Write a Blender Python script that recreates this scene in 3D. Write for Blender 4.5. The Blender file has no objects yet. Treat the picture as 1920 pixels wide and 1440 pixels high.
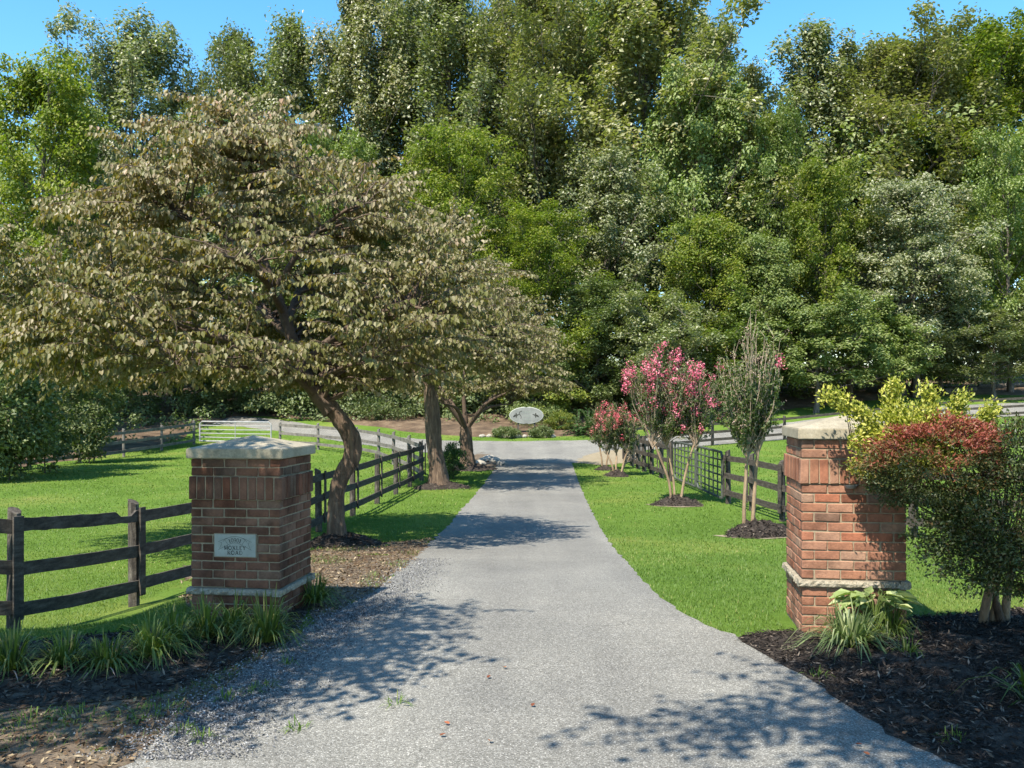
import bpy, bmesh, math
import numpy as np
from mathutils import Vector, Matrix

# ------------------------------------------------------------------ camera, sky, sun, exposure
scene = bpy.context.scene
C = scene.collection
EYE = 1.9; F = 1800.0; HOR = 750.0          # eye height, focal length and horizon in photo pixels (1920 wide)
cam_d = bpy.data.cameras.new('camera'); cam = bpy.data.objects.new('camera', cam_d); C.objects.link(cam)
cam.location = (0, 0, EYE); cam.rotation_euler = (math.radians(90), 0, 0)
cam_d.sensor_width = 36.0; cam_d.lens = F / 1920 * 36; cam_d.shift_y = (HOR - 720) / 1920
cam_d.clip_start = 0.05; cam_d.clip_end = 3000
scene.camera = cam
SUN_EL = math.radians(54); SUN_AZ = math.radians(32)      # light travels towards +Y turned 32 deg to +X
sd = Vector((math.sin(SUN_AZ) * math.cos(SUN_EL), math.cos(SUN_AZ) * math.cos(SUN_EL), -math.sin(SUN_EL)))
world = bpy.data.worlds.new('World'); scene.world = world; world.use_nodes = True
wn = world.node_tree.nodes; wl = world.node_tree.links
sky = wn.new('ShaderNodeTexSky'); sky.sky_type = 'NISHITA'; sky.sun_disc = False
sky.sun_elevation = SUN_EL; sky.sun_rotation = math.radians(180) + SUN_AZ
sky.air_density = 1.0; sky.dust_density = 0.3; sky.ozone_density = 1.4; sky.altitude = 100
wn['Background'].inputs['Strength'].default_value = 0.142
hs = wn.new('ShaderNodeHueSaturation'); hs.inputs['Saturation'].default_value = 1.32; hs.inputs['Hue'].default_value = .492
wl.new(sky.outputs[0], hs.inputs['Color']); wl.new(hs.outputs[0], wn['Background'].inputs['Color'])
sun_d = bpy.data.lights.new('sun', 'SUN'); sun_d.energy = 4.9; sun_d.angle = math.radians(0.53); sun_d.color = (1.0, 0.935, 0.82)
sun = bpy.data.objects.new('sun', sun_d); C.objects.link(sun); sun.rotation_euler = sd.to_track_quat('-Z', 'Y').to_euler()
sun.location = (-10, -20, 40)
scene.view_settings.view_transform = 'Standard'; scene.view_settings.look = 'None'
scene.view_settings.exposure = 1.2; scene.view_settings.gamma = 1.0
scene.render.engine = 'CYCLES'
scene.cycles.max_bounces = 8; scene.cycles.diffuse_bounces = 5; scene.cycles.transmission_bounces = 5
scene.cycles.glossy_bounces = 2; scene.cycles.use_denoising = True
R0 = np.random.default_rng(7)

# ------------------------------------------------------------------ terrain
KY = np.array([-60, 8.3, 10, 12, 15, 18, 22, 30, 41, 45, 50, 54, 58, 66, 90, 140, 400, 2500.])
KZ = np.array([0.02, 0.02, -.05, -.2, -.42, -.57, -.61, -.62, -.60, -.50, -.28, .12, .75, 1.9, 3.4, 6, 10, 10.])
def sst(a, b, x):
    t = np.clip((np.asarray(x, float) - a) / (b - a), 0, 1); return t * t * (3 - 2 * t)
def prof(y):
    return (np.interp(y - 1.0, KY, KZ) + np.interp(y - .4, KY, KZ) + np.interp(y + .4, KY, KZ) + np.interp(y + 1.0, KY, KZ)) / 4
def T(x, y):
    x = np.asarray(x, float); y = np.asarray(y, float)
    ye = y + 5.0 * sst(2.9, 4.3, -x) * sst(7.5, 9.0, y) * (1 - sst(34, 42, y))
    z = prof(ye)
    z = z + .75 * sst(9, 28, x) * sst(44, 54, y)
    z = z - .10 * sst(2.6, 5.5, -x) * (1 - sst(6, 8, y))
    z = z + .012 * np.sin(x * 1.7 + 1) * np.cos(y * 1.3) * sst(9, 12, y)
    return z
def G(u, v):
    """ground point seen at photo pixel (u, v)"""
    d = 8.0
    for i in range(80):
        z = float(T((u - 960) / F * d, d)); dn = (EYE - z) * F / max(v - HOR, 4.0); d = .6 * d + .4 * min(dn, 90)
    x = (u - 960) / F * d
    return np.array([x, d, float(T(x, d))])
def P(u, v, d): return np.array([(u - 960) / F * d, d, EYE - (v - HOR) / F * d])

# ------------------------------------------------------------------ mesh helpers
class MB:
    def __init__(s): s.v = []; s.t = []; s.q = []; s.tint = []; s.n = 0
    def add(s, v, t=None, q=None, tint=None):
        v = np.asarray(v, float).reshape(-1, 3)
        if t is not None and len(t): s.t.append(np.asarray(t, int).reshape(-1, 3) + s.n)
        if q is not None and len(q): s.q.append(np.asarray(q, int).reshape(-1, 4) + s.n)
        s.v.append(v); s.tint.append(np.full(len(v), .5) if tint is None else np.broadcast_to(np.asarray(tint, float), (len(v),)))
        s.n += len(v); return s
    def box(s, c, size, rot=None):
        h = np.array(size) / 2
        v = np.array([[x, y, z] for x in (-1, 1) for y in (-1, 1) for z in (-1, 1)]) * h
        if rot is not None: v = v @ np.array(rot).T
        return s.add(v + np.array(c), q=[[0, 1, 3, 2], [4, 6, 7, 5], [0, 4, 5, 1], [2, 3, 7, 6], [0, 2, 6, 4], [1, 5, 7, 3]])
    def tube(s, path, rad, sides=6, cap=True, wob=0, rng=None, tint=None):
        path = np.asarray(path, float); n = len(path); rad = np.broadcast_to(np.asarray(rad, float), (n,))
        tan = np.gradient(path, axis=0); tan /= np.linalg.norm(tan, axis=1)[:, None] + 1e-9
        ref = np.array([1., 0, 0]) if abs(tan[:, 0]).mean() < .8 else np.array([0, 1., 0])
        a = np.cross(tan, ref); a /= np.linalg.norm(a, axis=1)[:, None] + 1e-9; b = np.cross(tan, a)
        th = np.linspace(0, 2 * math.pi, sides, endpoint=False)
        rr = rad[:, None] * np.ones((n, sides))
        if wob and rng is not None:
            rr = rr * (1 + wob * rng.normal(size=(n, sides)))
        ring = path[:, None, :] + rr[..., None] * (np.cos(th)[None, :, None] * a[:, None, :] + np.sin(th)[None, :, None] * b[:, None, :])
        idx = np.arange(n * sides).reshape(n, sides); nx = np.roll(idx, -1, axis=1)
        q = np.stack([idx[:-1], nx[:-1], nx[1:], idx[1:]], -1).reshape(-1, 4)
        s.add(ring.reshape(-1, 3), q=q, tint=tint)
        if cap:
            k = s.n - sides
            s.t.append(np.array([[k, k + i, k + i + 1] for i in range(1, sides - 1)]))
        return s
    def mesh(s, name, smooth=False):
        me = bpy.data.meshes.new(name)
        v = np.concatenate(s.v); nt = sum(len(t) for t in s.t); nq = sum(len(q) for q in s.q)
        me.vertices.add(len(v)); me.vertices.foreach_set('co', v.astype(np.float32).ravel())
        li = np.concatenate([t.ravel() for t in s.t] + [q.ravel() for q in s.q]).astype(np.int32)
        me.loops.add(len(li)); me.loops.foreach_set('vertex_index', li)
        ls = np.concatenate([np.arange(nt) * 3, nt * 3 + np.arange(nq) * 4]).astype(np.int32)
        me.polygons.add(nt + nq); me.polygons.foreach_set('loop_start', ls)
        me.polygons.foreach_set('use_smooth', np.full(nt + nq, bool(smooth)))
        at = me.attributes.new('tint', 'FLOAT', 'POINT'); at.data.foreach_set('value', np.concatenate(s.tint).astype(np.float32))
        me.update(calc_edges=True); me.validate(); return me
    def build(s, name, mat, parent=None, smooth=False, loc=None, kind=None):
        me = s.mesh(name, smooth); me.materials.append(mat); return link(name, me, parent, loc, kind=kind)
def link(name, me, parent=None, loc=None, rot=None, kind=None):
    o = bpy.data.objects.new(name, me); C.objects.link(o)
    if parent is not None: o.parent = parent
    if loc is not None: o.location = loc
    if rot is not None: o.rotation_euler = rot
    if kind: o['kind'] = kind
    return o
def tag(o, label, cat, group=None, kind=None):
    o['label'] = label; o['category'] = cat
    if group: o['group'] = group
    if kind: o['kind'] = kind
    return o
def thing(name, label, cat, loc=(0, 0, 0), rotz=0, group=None):
    o = bpy.data.objects.new(name, None); C.objects.link(o); o.location = loc; o.rotation_euler = (0, 0, rotz); o.empty_display_size = .1
    return tag(o, label, cat, group)
def structure(o): o['kind'] = 'structure'; return o
def nrmz(a): return a / (np.linalg.norm(a, axis=-1, keepdims=True) + 1e-9)

def leaf_diamond(mb, p, d, n, L, W, fold=.12, tint=.5):
    """folded two-triangle leaves: base p, direction d, normal n"""
    d = nrmz(d); s = nrmz(np.cross(d, n)); n = np.cross(s, d); N = len(p)
    L = np.broadcast_to(L, (N,))[:, None]; W = np.broadcast_to(W, (N,))[:, None]
    m = p + d * L * .42 + n * W * fold
    v = np.stack([p, m + s * W / 2, p + d * L, m - s * W / 2], 1).reshape(-1, 3)
    b = np.arange(N)[:, None] * 4
    t = np.concatenate([b + [0, 1, 2], b + [0, 2, 3]])
    mb.add(v, t=t, tint=np.repeat(np.broadcast_to(tint, (N,)), 4))
def leaf_heart(mb, p, d, n, L, W, fold=.2, curl=.15, tint=.5):
    d = nrmz(d); s = nrmz(np.cross(d, n)); n = np.cross(s, d); N = len(p)
    L = np.broadcast_to(L, (N,))[:, None]; W = np.broadcast_to(W, (N,))[:, None]
    a = p - d * L * .03 + n * W * fold * .8; m = p + d * L * .5 + n * W * fold
    v = np.stack([p + d * L * .06, a + s * W * .33 + d * L * .05, m + s * W * .48, p + d * L - n * L * curl, m - s * W * .48, a - s * W * .33 + d * L * .05], 1).reshape(-1, 3)
    b = np.arange(N)[:, None] * 6
    q = np.concatenate([b + [0, 1, 2, 3], b + [0, 3, 4, 5]])
    mb.add(v, q=q, tint=np.repeat(np.broadcast_to(tint, (N,)), 6))

def inpoly(pts, poly):
    x, y = pts[:, 0], pts[:, 1]; r = np.zeros(len(pts), bool); j = len(poly) - 1
    for i in range(len(poly)):
        xi, yi = poly[i][:2]; xj, yj = poly[j][:2]
        c = ((yi > y) != (yj > y)) & (x < (xj - xi) * (y - yi) / (yj - yi + 1e-12) + xi); r ^= c; j = i
    return r
def catmull(pts, k=8):
    pts = np.asarray(pts, float); ext = np.vstack([2 * pts[0] - pts[1], pts, 2 * pts[-1] - pts[-2]]); out = []
    for i in range(1, len(ext) - 2):
        p0, p1, p2, p3 = ext[i - 1:i + 3]
        for t in np.linspace(0, 1, k, endpoint=False):
            out.append(.5 * ((2 * p1) + (-p0 + p2) * t + (2 * p0 - 5 * p1 + 4 * p2 - p3) * t ** 2 + (-p0 + 3 * p1 - 3 * p2 + p3) * t ** 3))
    out.append(pts[-1]); return np.array(out)

# ------------------------------------------------------------------ materials
def mat_new(name):
    m = bpy.data.materials.new(name); m.use_nodes = True; nt = m.node_tree; nt.nodes.clear()
    out = nt.nodes.new('ShaderNodeOutputMaterial'); bs = nt.nodes.new('ShaderNodeBsdfPrincipled')
    nt.links.new(bs.outputs[0], out.inputs[0]); return m, nt, bs, out
def nd(nt, t, **kw):
    n = nt.nodes.new(t)
    for k, v in kw.items(): setattr(n, k, v)
    return n
def ramp(nt, fac, stops):
    r = nd(nt, 'ShaderNodeValToRGB'); e = r.color_ramp.elements
    e[0].position, e[0].color = stops[0][0], (*stops[0][1], 1); e[1].position, e[1].color = stops[-1][0], (*stops[-1][1], 1)
    for p, c in stops[1:-1]:
        k = e.new(p); k.color = (*c, 1)
    nt.links.new(fac, r.inputs[0]); return r.outputs[0]
def noise(nt, scale, detail=4, rough=.6, coord='Object', stretch=None):
    tc = nd(nt, 'ShaderNodeTexCoord'); n = nd(nt, 'ShaderNodeTexNoise'); n.inputs['Scale'].default_value = scale
    n.inputs['Detail'].default_value = detail; n.inputs['Roughness'].default_value = rough; src = tc.outputs[coord]
    if stretch:
        mp = nd(nt, 'ShaderNodeMapping'); mp.inputs['Scale'].default_value = stretch; nt.links.new(src, mp.inputs[0]); src = mp.outputs[0]
    nt.links.new(src, n.inputs['Vector']); return n.outputs['Fac']
def mixc(nt, fac, a, b, mode='MIX'):
    m = nd(nt, 'ShaderNodeMix', data_type='RGBA', blend_type=mode)
    for s, v in ((0, fac), (6, a), (7, b)):
        if isinstance(v, (int, float)): m.inputs[s].default_value = v
        elif isinstance(v, tuple): m.inputs[s].default_value = (*v, 1)
        else: nt.links.new(v, m.inputs[s])
    return m.outputs[2]
def bump(nt, bs, h, strength=.5, dist=.01):
    b = nd(nt, 'ShaderNodeBump'); b.inputs['Strength'].default_value = strength; b.inputs['Distance'].default_value = dist
    nt.links.new(h, b.inputs['Height']); nt.links.new(b.outputs[0], bs.inputs['Normal'])
def leaf_mat(name, stops, trans=.3, tcol=(1.0, 1.25, .35), rough=.5, spec=.35, objvar=.12):
    m, nt, bs, out = mat_new(name)
    at = nd(nt, 'ShaderNodeAttribute', attribute_name='tint'); col = ramp(nt, at.outputs['Fac'], stops)
    if objvar:
        oi = nd(nt, 'ShaderNodeObjectInfo'); mr = nd(nt, 'ShaderNodeMapRange'); mr.inputs[3].default_value = 1 - objvar; mr.inputs[4].default_value = 1 + objvar
        nt.links.new(oi.outputs['Random'], mr.inputs[0])
        vm = nd(nt, 'ShaderNodeVectorMath', operation='SCALE'); nt.links.new(col, vm.inputs[0]); nt.links.new(mr.outputs[0], vm.inputs['Scale']); col = vm.outputs[0]
    nt.links.new(col, bs.inputs['Base Color']); bs.inputs['Roughness'].default_value = rough; bs.inputs['Specular IOR Level'].default_value = spec
    tr = nd(nt, 'ShaderNodeBsdfTranslucent'); nt.links.new(mixc(nt, 1.0, col, tcol, 'MULTIPLY'), tr.inputs[0])
    ms = nd(nt, 'ShaderNodeMixShader'); ms.inputs[0].default_value = trans
    nt.links.new(bs.outputs[0], ms.inputs[1]); nt.links.new(tr.outputs[0], ms.inputs[2]); nt.links.new(ms.outputs[0], out.inputs[0])
    return m
def simple_mat(name, a, b, scale=8, rough=.85, bstr=.4, bdist=.01, stretch=None, spec=.3, detail=6, c=None, fine=None):
    m, nt, bs, out = mat_new(name); n = noise(nt, scale, detail, .65, stretch=stretch)
    st = [(.3, a), (.7, b)] if c is None else [(.28, a), (.5, b), (.72, c)]
    col = ramp(nt, n, st)
    if fine:
        n2 = noise(nt, fine, 3, .7); col = mixc(nt, .55, col, ramp(nt, n2, [(.3, (.45, .45, .45)), (.7, (1.25, 1.25, 1.25))]), 'MULTIPLY'); n = n2
    nt.links.new(col, bs.inputs['Base Color']); bs.inputs['Roughness'].default_value = rough; bs.inputs['Specular IOR Level'].default_value = spec
    if bstr: bump(nt, bs, n, bstr, bdist)
    return m

M = {}
M['wood_grey'] = leaf_mat('leaf_grey_green', [(0, (.115, .138, .058)), (.5, (.195, .210, .095)), (.85, (.275, .275, .145)), (1, (.35, .32, .21))], .34, spec=.7, rough=.42)
M['wood_green'] = leaf_mat('leaf_green', [(0, (.098, .145, .036)), (.5, (.170, .215, .058)), (1, (.255, .285, .09))], .36, spec=.5)
M['wood_olive'] = leaf_mat('leaf_olive', [(0, (.125, .140, .050)), (.5, (.205, .208, .084)), (.85, (.285, .26, .125)), (1, (.36, .29, .175))], .35, spec=.7, rough=.42)
M['wood_yellow'] = leaf_mat('leaf_yellow_green', [(0, (.095, .142, .026)), (.5, (.175, .212, .036)), (1, (.295, .285, .05))], .42)
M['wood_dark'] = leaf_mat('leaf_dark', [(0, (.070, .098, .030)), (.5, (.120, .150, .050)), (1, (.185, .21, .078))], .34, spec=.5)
M['katsura'] = leaf_mat('leaf_sage', [(0, (.110, .118, .026)), (.3, (.160, .155, .050)), (.6, (.240, .212, .112)), (.82, (.35, .29, .195)), (1, (.37, .245, .165))], .38, tcol=(1.25, 1.08, .25), rough=.5, spec=.32, objvar=0.03)
M['crape_leaf'] = leaf_mat('leaf_crape', [(0, (.045, .080, .022)), (.5, (.090, .125, .036)), (.9, (.16, .17, .06)), (1, (.26, .15, .08))], .36, spec=.5, objvar=.05)
M['petal'] = leaf_mat('petal_pink', [(0, (.60, .09, .17)), (.6, (.82, .22, .31)), (1, (.86, .42, .45))], .4, tcol=(1, .8, .9), spec=.2, objvar=.04)
M['petal_rose'] = leaf_mat('petal_rose', [(0, (.55, .06, .10)), (.5, (.78, .19, .23)), (1, (.82, .36, .34))], .4, tcol=(1, .8, .8), spec=.2, objvar=.04)
M['seed'] = leaf_mat('seed_head', [(0, (.22, .14, .09)), (.6, (.38, .28, .20)), (1, (.50, .36, .30))], .2, tcol=(1, .9, .8), objvar=0)
M['liriope'] = leaf_mat('blade_green', [(0, (.055, .090, .016)), (.6, (.115, .165, .030)), (.9, (.18, .21, .05)), (1, (.38, .32, .10))], .35, spec=.5, objvar=.12)
M['liriope_var'] = leaf_mat('blade_striped', [(0, (.060, .095, .025)), (.6, (.15, .20, .07)), (1, (.33, .36, .17))], .3, spec=.5, objvar=.1)
M['hosta'] = leaf_mat('leaf_hosta', [(0, (.10, .16, .04)), (.5, (.26, .32, .12)), (1, (.50, .50, .27))], .3, objvar=0)
M['euonymus'] = leaf_mat('leaf_variegated', [(0, (.060, .10, .015)), (.45, (.22, .24, .03)), (.75, (.40, .385, .055)), (1, (.54, .49, .11))], .35, spec=.5, objvar=0)
M['red_shrub'] = leaf_mat('leaf_red', [(0, (.030, .052, .012)), (.4, (.070, .085, .018)), (.62, (.15, .10, .026)), (.8, (.20, .062, .030)), (1, (.27, .058, .038))], .3, tcol=(1.1, 1, .5), spec=.45, objvar=0)
M['dark_shrub'] = leaf_mat('leaf_holly', [(0, (.028, .046, .010)), (.6, (.060, .078, .018)), (.9, (.10, .11, .035)), (1, (.14, .07, .03))], .25, rough=.42, spec=.5, objvar=0)
M['fern'] = leaf_mat('leaf_fern', [(0, (.022, .060, .014)), (1, (.070, .13, .030))], .3)
M['grass'] = leaf_mat('grass_blade', [(0, (.070, .130, .018)), (.55, (.110, .182, .030)), (.9, (.158, .220, .042)), (1, (.30, .28, .10))], .35, tcol=(1.05, 1.15, .4), rough=.5, spec=.25, objvar=0)

def bark_mat(name, a, b, c, sc=14):
    m, nt, bs, out = mat_new(name); n = noise(nt, sc, 6, .7, stretch=(1, 1, .16)); n2 = noise(nt, 3, 3)
    col = ramp(nt, n, [(.3, a), (.52, b), (.72, c)]); col = mixc(nt, n2, col, mixc(nt, 1.0, col, (.7, .66, .6), 'MULTIPLY'))
    nt.links.new(col, bs.inputs['Base Color']); bs.inputs['Roughness'].default_value = .9; bump(nt, bs, n, 1.0, .05); return m
M['bark'] = bark_mat('bark_brown', (.035, .022, .014), (.13, .085, .055), (.26, .19, .13))
M['bark_wood'] = bark_mat('bark_grey', (.045, .038, .030), (.12, .10, .08), (.21, .185, .15), 8)
M['bark_crape'] = bark_mat('bark_tan', (.16, .105, .065), (.30, .21, .13), (.42, .31, .21), 10)
M['twig'] = simple_mat('twig_brown', (.06, .04, .028), (.12, .085, .06), 20, bstr=0)
M['twig_pale'] = simple_mat('twig_pale', (.24, .175, .12), (.38, .29, .22), 20, bstr=0)

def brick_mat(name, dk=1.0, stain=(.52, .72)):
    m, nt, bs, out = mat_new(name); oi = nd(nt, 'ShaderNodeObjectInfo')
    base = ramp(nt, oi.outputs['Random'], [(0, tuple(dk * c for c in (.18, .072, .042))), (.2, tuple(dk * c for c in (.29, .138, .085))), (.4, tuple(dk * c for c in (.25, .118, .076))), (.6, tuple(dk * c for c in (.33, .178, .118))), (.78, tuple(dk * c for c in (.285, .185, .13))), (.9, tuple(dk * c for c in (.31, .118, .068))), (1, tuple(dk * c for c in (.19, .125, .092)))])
    n1 = noise(nt, 9, 5, .7, 'Object'); n2 = noise(nt, 55, 4, .7, 'Object')
    col = mixc(nt, .75, base, ramp(nt, n1, [(.3, (.62, .6, .6)), (.7, (1.3, 1.28, 1.22))]), 'MULTIPLY')
    col = mixc(nt, .5, col, ramp(nt, n2, [(.3, (.68, .66, .64)), (.7, (1.22, 1.2, 1.18))]), 'MULTIPLY')
    geo = nd(nt, 'ShaderNodeNewGeometry'); wn_ = nd(nt, 'ShaderNodeTexNoise'); wn_.inputs['Scale'].default_value = 3.4; wn_.inputs['Detail'].default_value = 5
    nt.links.new(geo.outputs['Position'], wn_.inputs['Vector'])
    st = ramp(nt, wn_.outputs['Fac'], [(stain[0], (0, 0, 0)), (stain[1], (.75, .75, .75))]); col = mixc(nt, st, col, mixc(nt, 1.0, col, (.34, .30, .27), 'MULTIPLY'))
    nt.links.new(col, bs.inputs['Base Color']); bs.inputs['Roughness'].default_value = .88; bs.inputs['Specular IOR Level'].default_value = .2
    bump(nt, bs, n2, .8, .006); return m
M['brick'] = brick_mat('brick_clay', .92); M['brick_stained_shaded'] = brick_mat('brick_clay_stained_shaded', .62, (.44, .62))  # plaque pillar copy: heavier stains, and its shade painted in as a darker base
M['mortar'] = simple_mat('mortar', (.20, .155, .10), (.30, .24, .16), 40, .95, .7, .004)
M['capstone'] = simple_mat('cap_limestone', (.21, .178, .122), (.31, .268, .19), 5, .85, .12, .002, c=(.38, .335, .25), fine=70)
M['belt'] = simple_mat('belt_stone', (.22, .185, .13), (.40, .35, .265), 14, .9, 1.0, .02, fine=38)
M['plaque'] = simple_mat('plaque_stone', (.27, .275, .23), (.36, .365, .315), 12, .6, .1, .002)
M['ink'] = simple_mat('engraving_dark', (.025, .025, .02), (.05, .05, .04), 30, .8, 0)
M['fadedink'] = simple_mat('lettering_faded', (.17, .19, .16), (.27, .29, .25), 30, .8, 0)
M['signpaint'] = simple_mat('sign_board', (.13, .135, .12), (.24, .24, .215), 2.2, .6, .1, .003)
M['fence'] = simple_mat('fence_black_worn', (.022, .018, .015), (.060, .050, .040), 6, .9, .6, .006, stretch=(1, 1, 4), c=(.115, .10, .082), fine=60)
M['fence_post'] = simple_mat('post_weathered', (.020, .017, .014), (.060, .050, .040), 5, .9, .7, .008, stretch=(4, 4, 1), c=(.16, .14, .11), fine=40)
M['fence_grey'] = simple_mat('fence_grey_old', (.06, .055, .05), (.13, .12, .105), 4, .9, .4, .006, c=(.20, .18, .16))
M['gate_metal'] = simple_mat('gate_green_metal', (.035, .042, .034), (.085, .092, .078), 10, .6, .2, .003)
M['gate_white'] = simple_mat('gate_galvanised', (.24, .24, .235), (.36, .36, .35), 6, .5, .1, .002)
M['mulch'] = simple_mat('mulch_bark', (.012, .009, .007), (.040, .030, .023), 16, .95, 1.0, .03, c=(.10, .08, .062), fine=60)
M['chip'] = leaf_mat('mulch_chip', [(0, (.010, .008, .007)), (.6, (.040, .031, .025)), (.9, (.11, .088, .070)), (1, (.22, .18, .14))], 0.0, objvar=0, rough=.9, spec=.15)
M['litter'] = leaf_mat('leaf_litter_bits', [(0, (.055, .032, .018)), (.5, (.13, .085, .050)), (.85, (.24, .18, .11)), (1, (.36, .29, .19))], .1, objvar=0, rough=.9, spec=.1)
M['soil'] = simple_mat('soil_litter', (.050, .036, .024), (.12, .088, .058), 5, .95, .8, .02, c=(.22, .175, .12), fine=50)
M['soil_dark'] = simple_mat('bed_soil', (.022, .016, .012), (.060, .045, .032), 7, .95, .8, .02, c=(.13, .10, .07), fine=50)
M['woodfloor'] = simple_mat('woodland_litter', (.045, .030, .018), (.11, .072, .044), 1.2, .95, .8, .05, c=(.20, .145, .09), fine=14)
M['rock'] = simple_mat('field_stone', (.20, .18, .15), (.42, .38, .31), 6, .9, .6, .02)
M['sand'] = simple_mat('bare_sand', (.20, .16, .10), (.30, .25, .165), 6, .95, .5, .01, fine=60)
M['dry_leaf'] = leaf_mat('fallen_leaf_rust', [(0, (.16, .045, .02)), (.6, (.30, .10, .04)), (1, (.38, .18, .07))], .15, objvar=.3)
M['pebble'] = leaf_mat('gravel_bits', [(0, (.05, .05, .053)), (.6, (.15, .15, .155)), (1, (.36, .35, .34))], 0, objvar=0, rough=.85, spec=.2)
M['glassgrey'] = simple_mat('lamp_grey', (.12, .12, .12), (.25, .25, .24), 10, .35, 0)

def asphalt_mat():
    m, nt, bs, out = mat_new('asphalt_chipped'); tc = nd(nt, 'ShaderNodeTexCoord')
    vo = nd(nt, 'ShaderNodeTexVoronoi'); vo.inputs['Scale'].default_value = 130; nt.links.new(tc.outputs['Object'], vo.inputs['Vector'])
    sep = nd(nt, 'ShaderNodeSeparateColor'); nt.links.new(vo.outputs['Color'], sep.inputs[0])
    col = ramp(nt, sep.outputs[0], [(0, (.120, .115, .100)), (.35, (.174, .167, .147)), (.75, (.233, .224, .197)), (.95, (.335, .323, .290)), (1, (.44, .425, .385))])
    gap = ramp(nt, vo.outputs['Distance'], [(.45, (1, 1, 1)), (.75, (.68, .68, .68))]); col = mixc(nt, 1.0, col, gap, 'MULTIPLY')
    big = noise(nt, .7, 6, .65); col = mixc(nt, .8, col, ramp(nt, big, [(.3, (.78, .78, .79)), (.7, (1.16, 1.15, 1.13))]), 'MULTIPLY')
    trk = noise(nt, 1.0, 3, .5, stretch=(1.1, .06, 1)); col = mixc(nt, .7, col, ramp(nt, trk, [(.35, (.82, .82, .83)), (.65, (1.12, 1.12, 1.11))]), 'MULTIPLY')
    v2 = nd(nt, 'ShaderNodeTexVoronoi', feature='DISTANCE_TO_EDGE'); v2.inputs['Scale'].default_value = .42; wv = nd(nt, 'ShaderNodeTexNoise'); wv.inputs['Scale'].default_value = 2.2; wv.inputs['Detail'].default_value = 5
    nt.links.new(tc.outputs['Object'], wv.inputs['Vector']); ad = nd(nt, 'ShaderNodeVectorMath', operation='MULTIPLY_ADD'); ad.inputs[1].default_value = (.7, .7, 0); nt.links.new(wv.outputs['Color'], ad.inputs[0]); nt.links.new(tc.outputs['Object'], ad.inputs[2]); nt.links.new(ad.outputs[0], v2.inputs['Vector'])
    ck = ramp(nt, v2.outputs['Distance'], [(.0, (.62, .62, .62)), (.006, (1, 1, 1))]); col = mixc(nt, ramp(nt, big, [(.45, (0, 0, 0)), (.6, (.8, .8, .8))]), col, mixc(nt, 1.0, col, ck, 'MULTIPLY'))
    nt.links.new(col, bs.inputs['Base Color']); bs.inputs['Roughness'].default_value = .88; bs.inputs['Specular IOR Level'].default_value = .25
    bump(nt, bs, vo.outputs['Distance'], .55, .008); return m
M['asphalt'] = asphalt_mat()
def ground_mat():
    m, nt, bs, out = mat_new('lawn_turf'); n = noise(nt, .35, 5, .6); n2 = noise(nt, 9, 5, .7); n3 = noise(nt, 70, 3, .7)
    col = ramp(nt, n, [(.3, (.072, .132, .018)), (.5, (.100, .170, .027)), (.66, (.150, .195, .040)), (.8, (.20, .20, .065))])
    col = mixc(nt, .6, col, ramp(nt, n2, [(.3, (.70, .72, .6)), (.7, (1.25, 1.2, 1.2))]), 'MULTIPLY')
    col = mixc(nt, .6, col, ramp(nt, n3, [(.3, (.55, .58, .5)), (.7, (1.35, 1.3, 1.3))]), 'MULTIPLY')
    nt.links.new(col, bs.inputs['Base Color']); bs.inputs['Roughness'].default_value = .95; bs.inputs['Specular IOR Level'].default_value = .1
    bump(nt, bs, n3, .8, .03); return m
M['lawn'] = ground_mat()

# ------------------------------------------------------------------ ground, roads, beds
def grid_axis(lo, hi, near_lo, near_hi, fine, coarse_ratio=1.18):
    a = list(np.arange(near_lo, near_hi + 1e-6, fine)); s = fine
    while a[-1] < hi: s *= coarse_ratio; a.append(a[-1] + s)
    s = fine
    while a[0] > lo: s *= coarse_ratio; a.insert(0, a[0] - s)
    return np.array(a)
gx = grid_axis(-900, 900, -30, 36, .75); gy = grid_axis(-300, 2000, -8, 100, .75)
XX, YY = np.meshgrid(gx, gy); ZZ = T(XX, YY)
idx = np.arange(XX.size).reshape(XX.shape)
gm = MB().add(np.stack([XX, YY, ZZ], -1).reshape(-1, 3), q=np.stack([idx[:-1, :-1], idx[:-1, 1:], idx[1:, 1:], idx[1:, :-1]], -1).reshape(-1, 4))
structure(gm.build('ground', M['lawn'], smooth=True))

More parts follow.
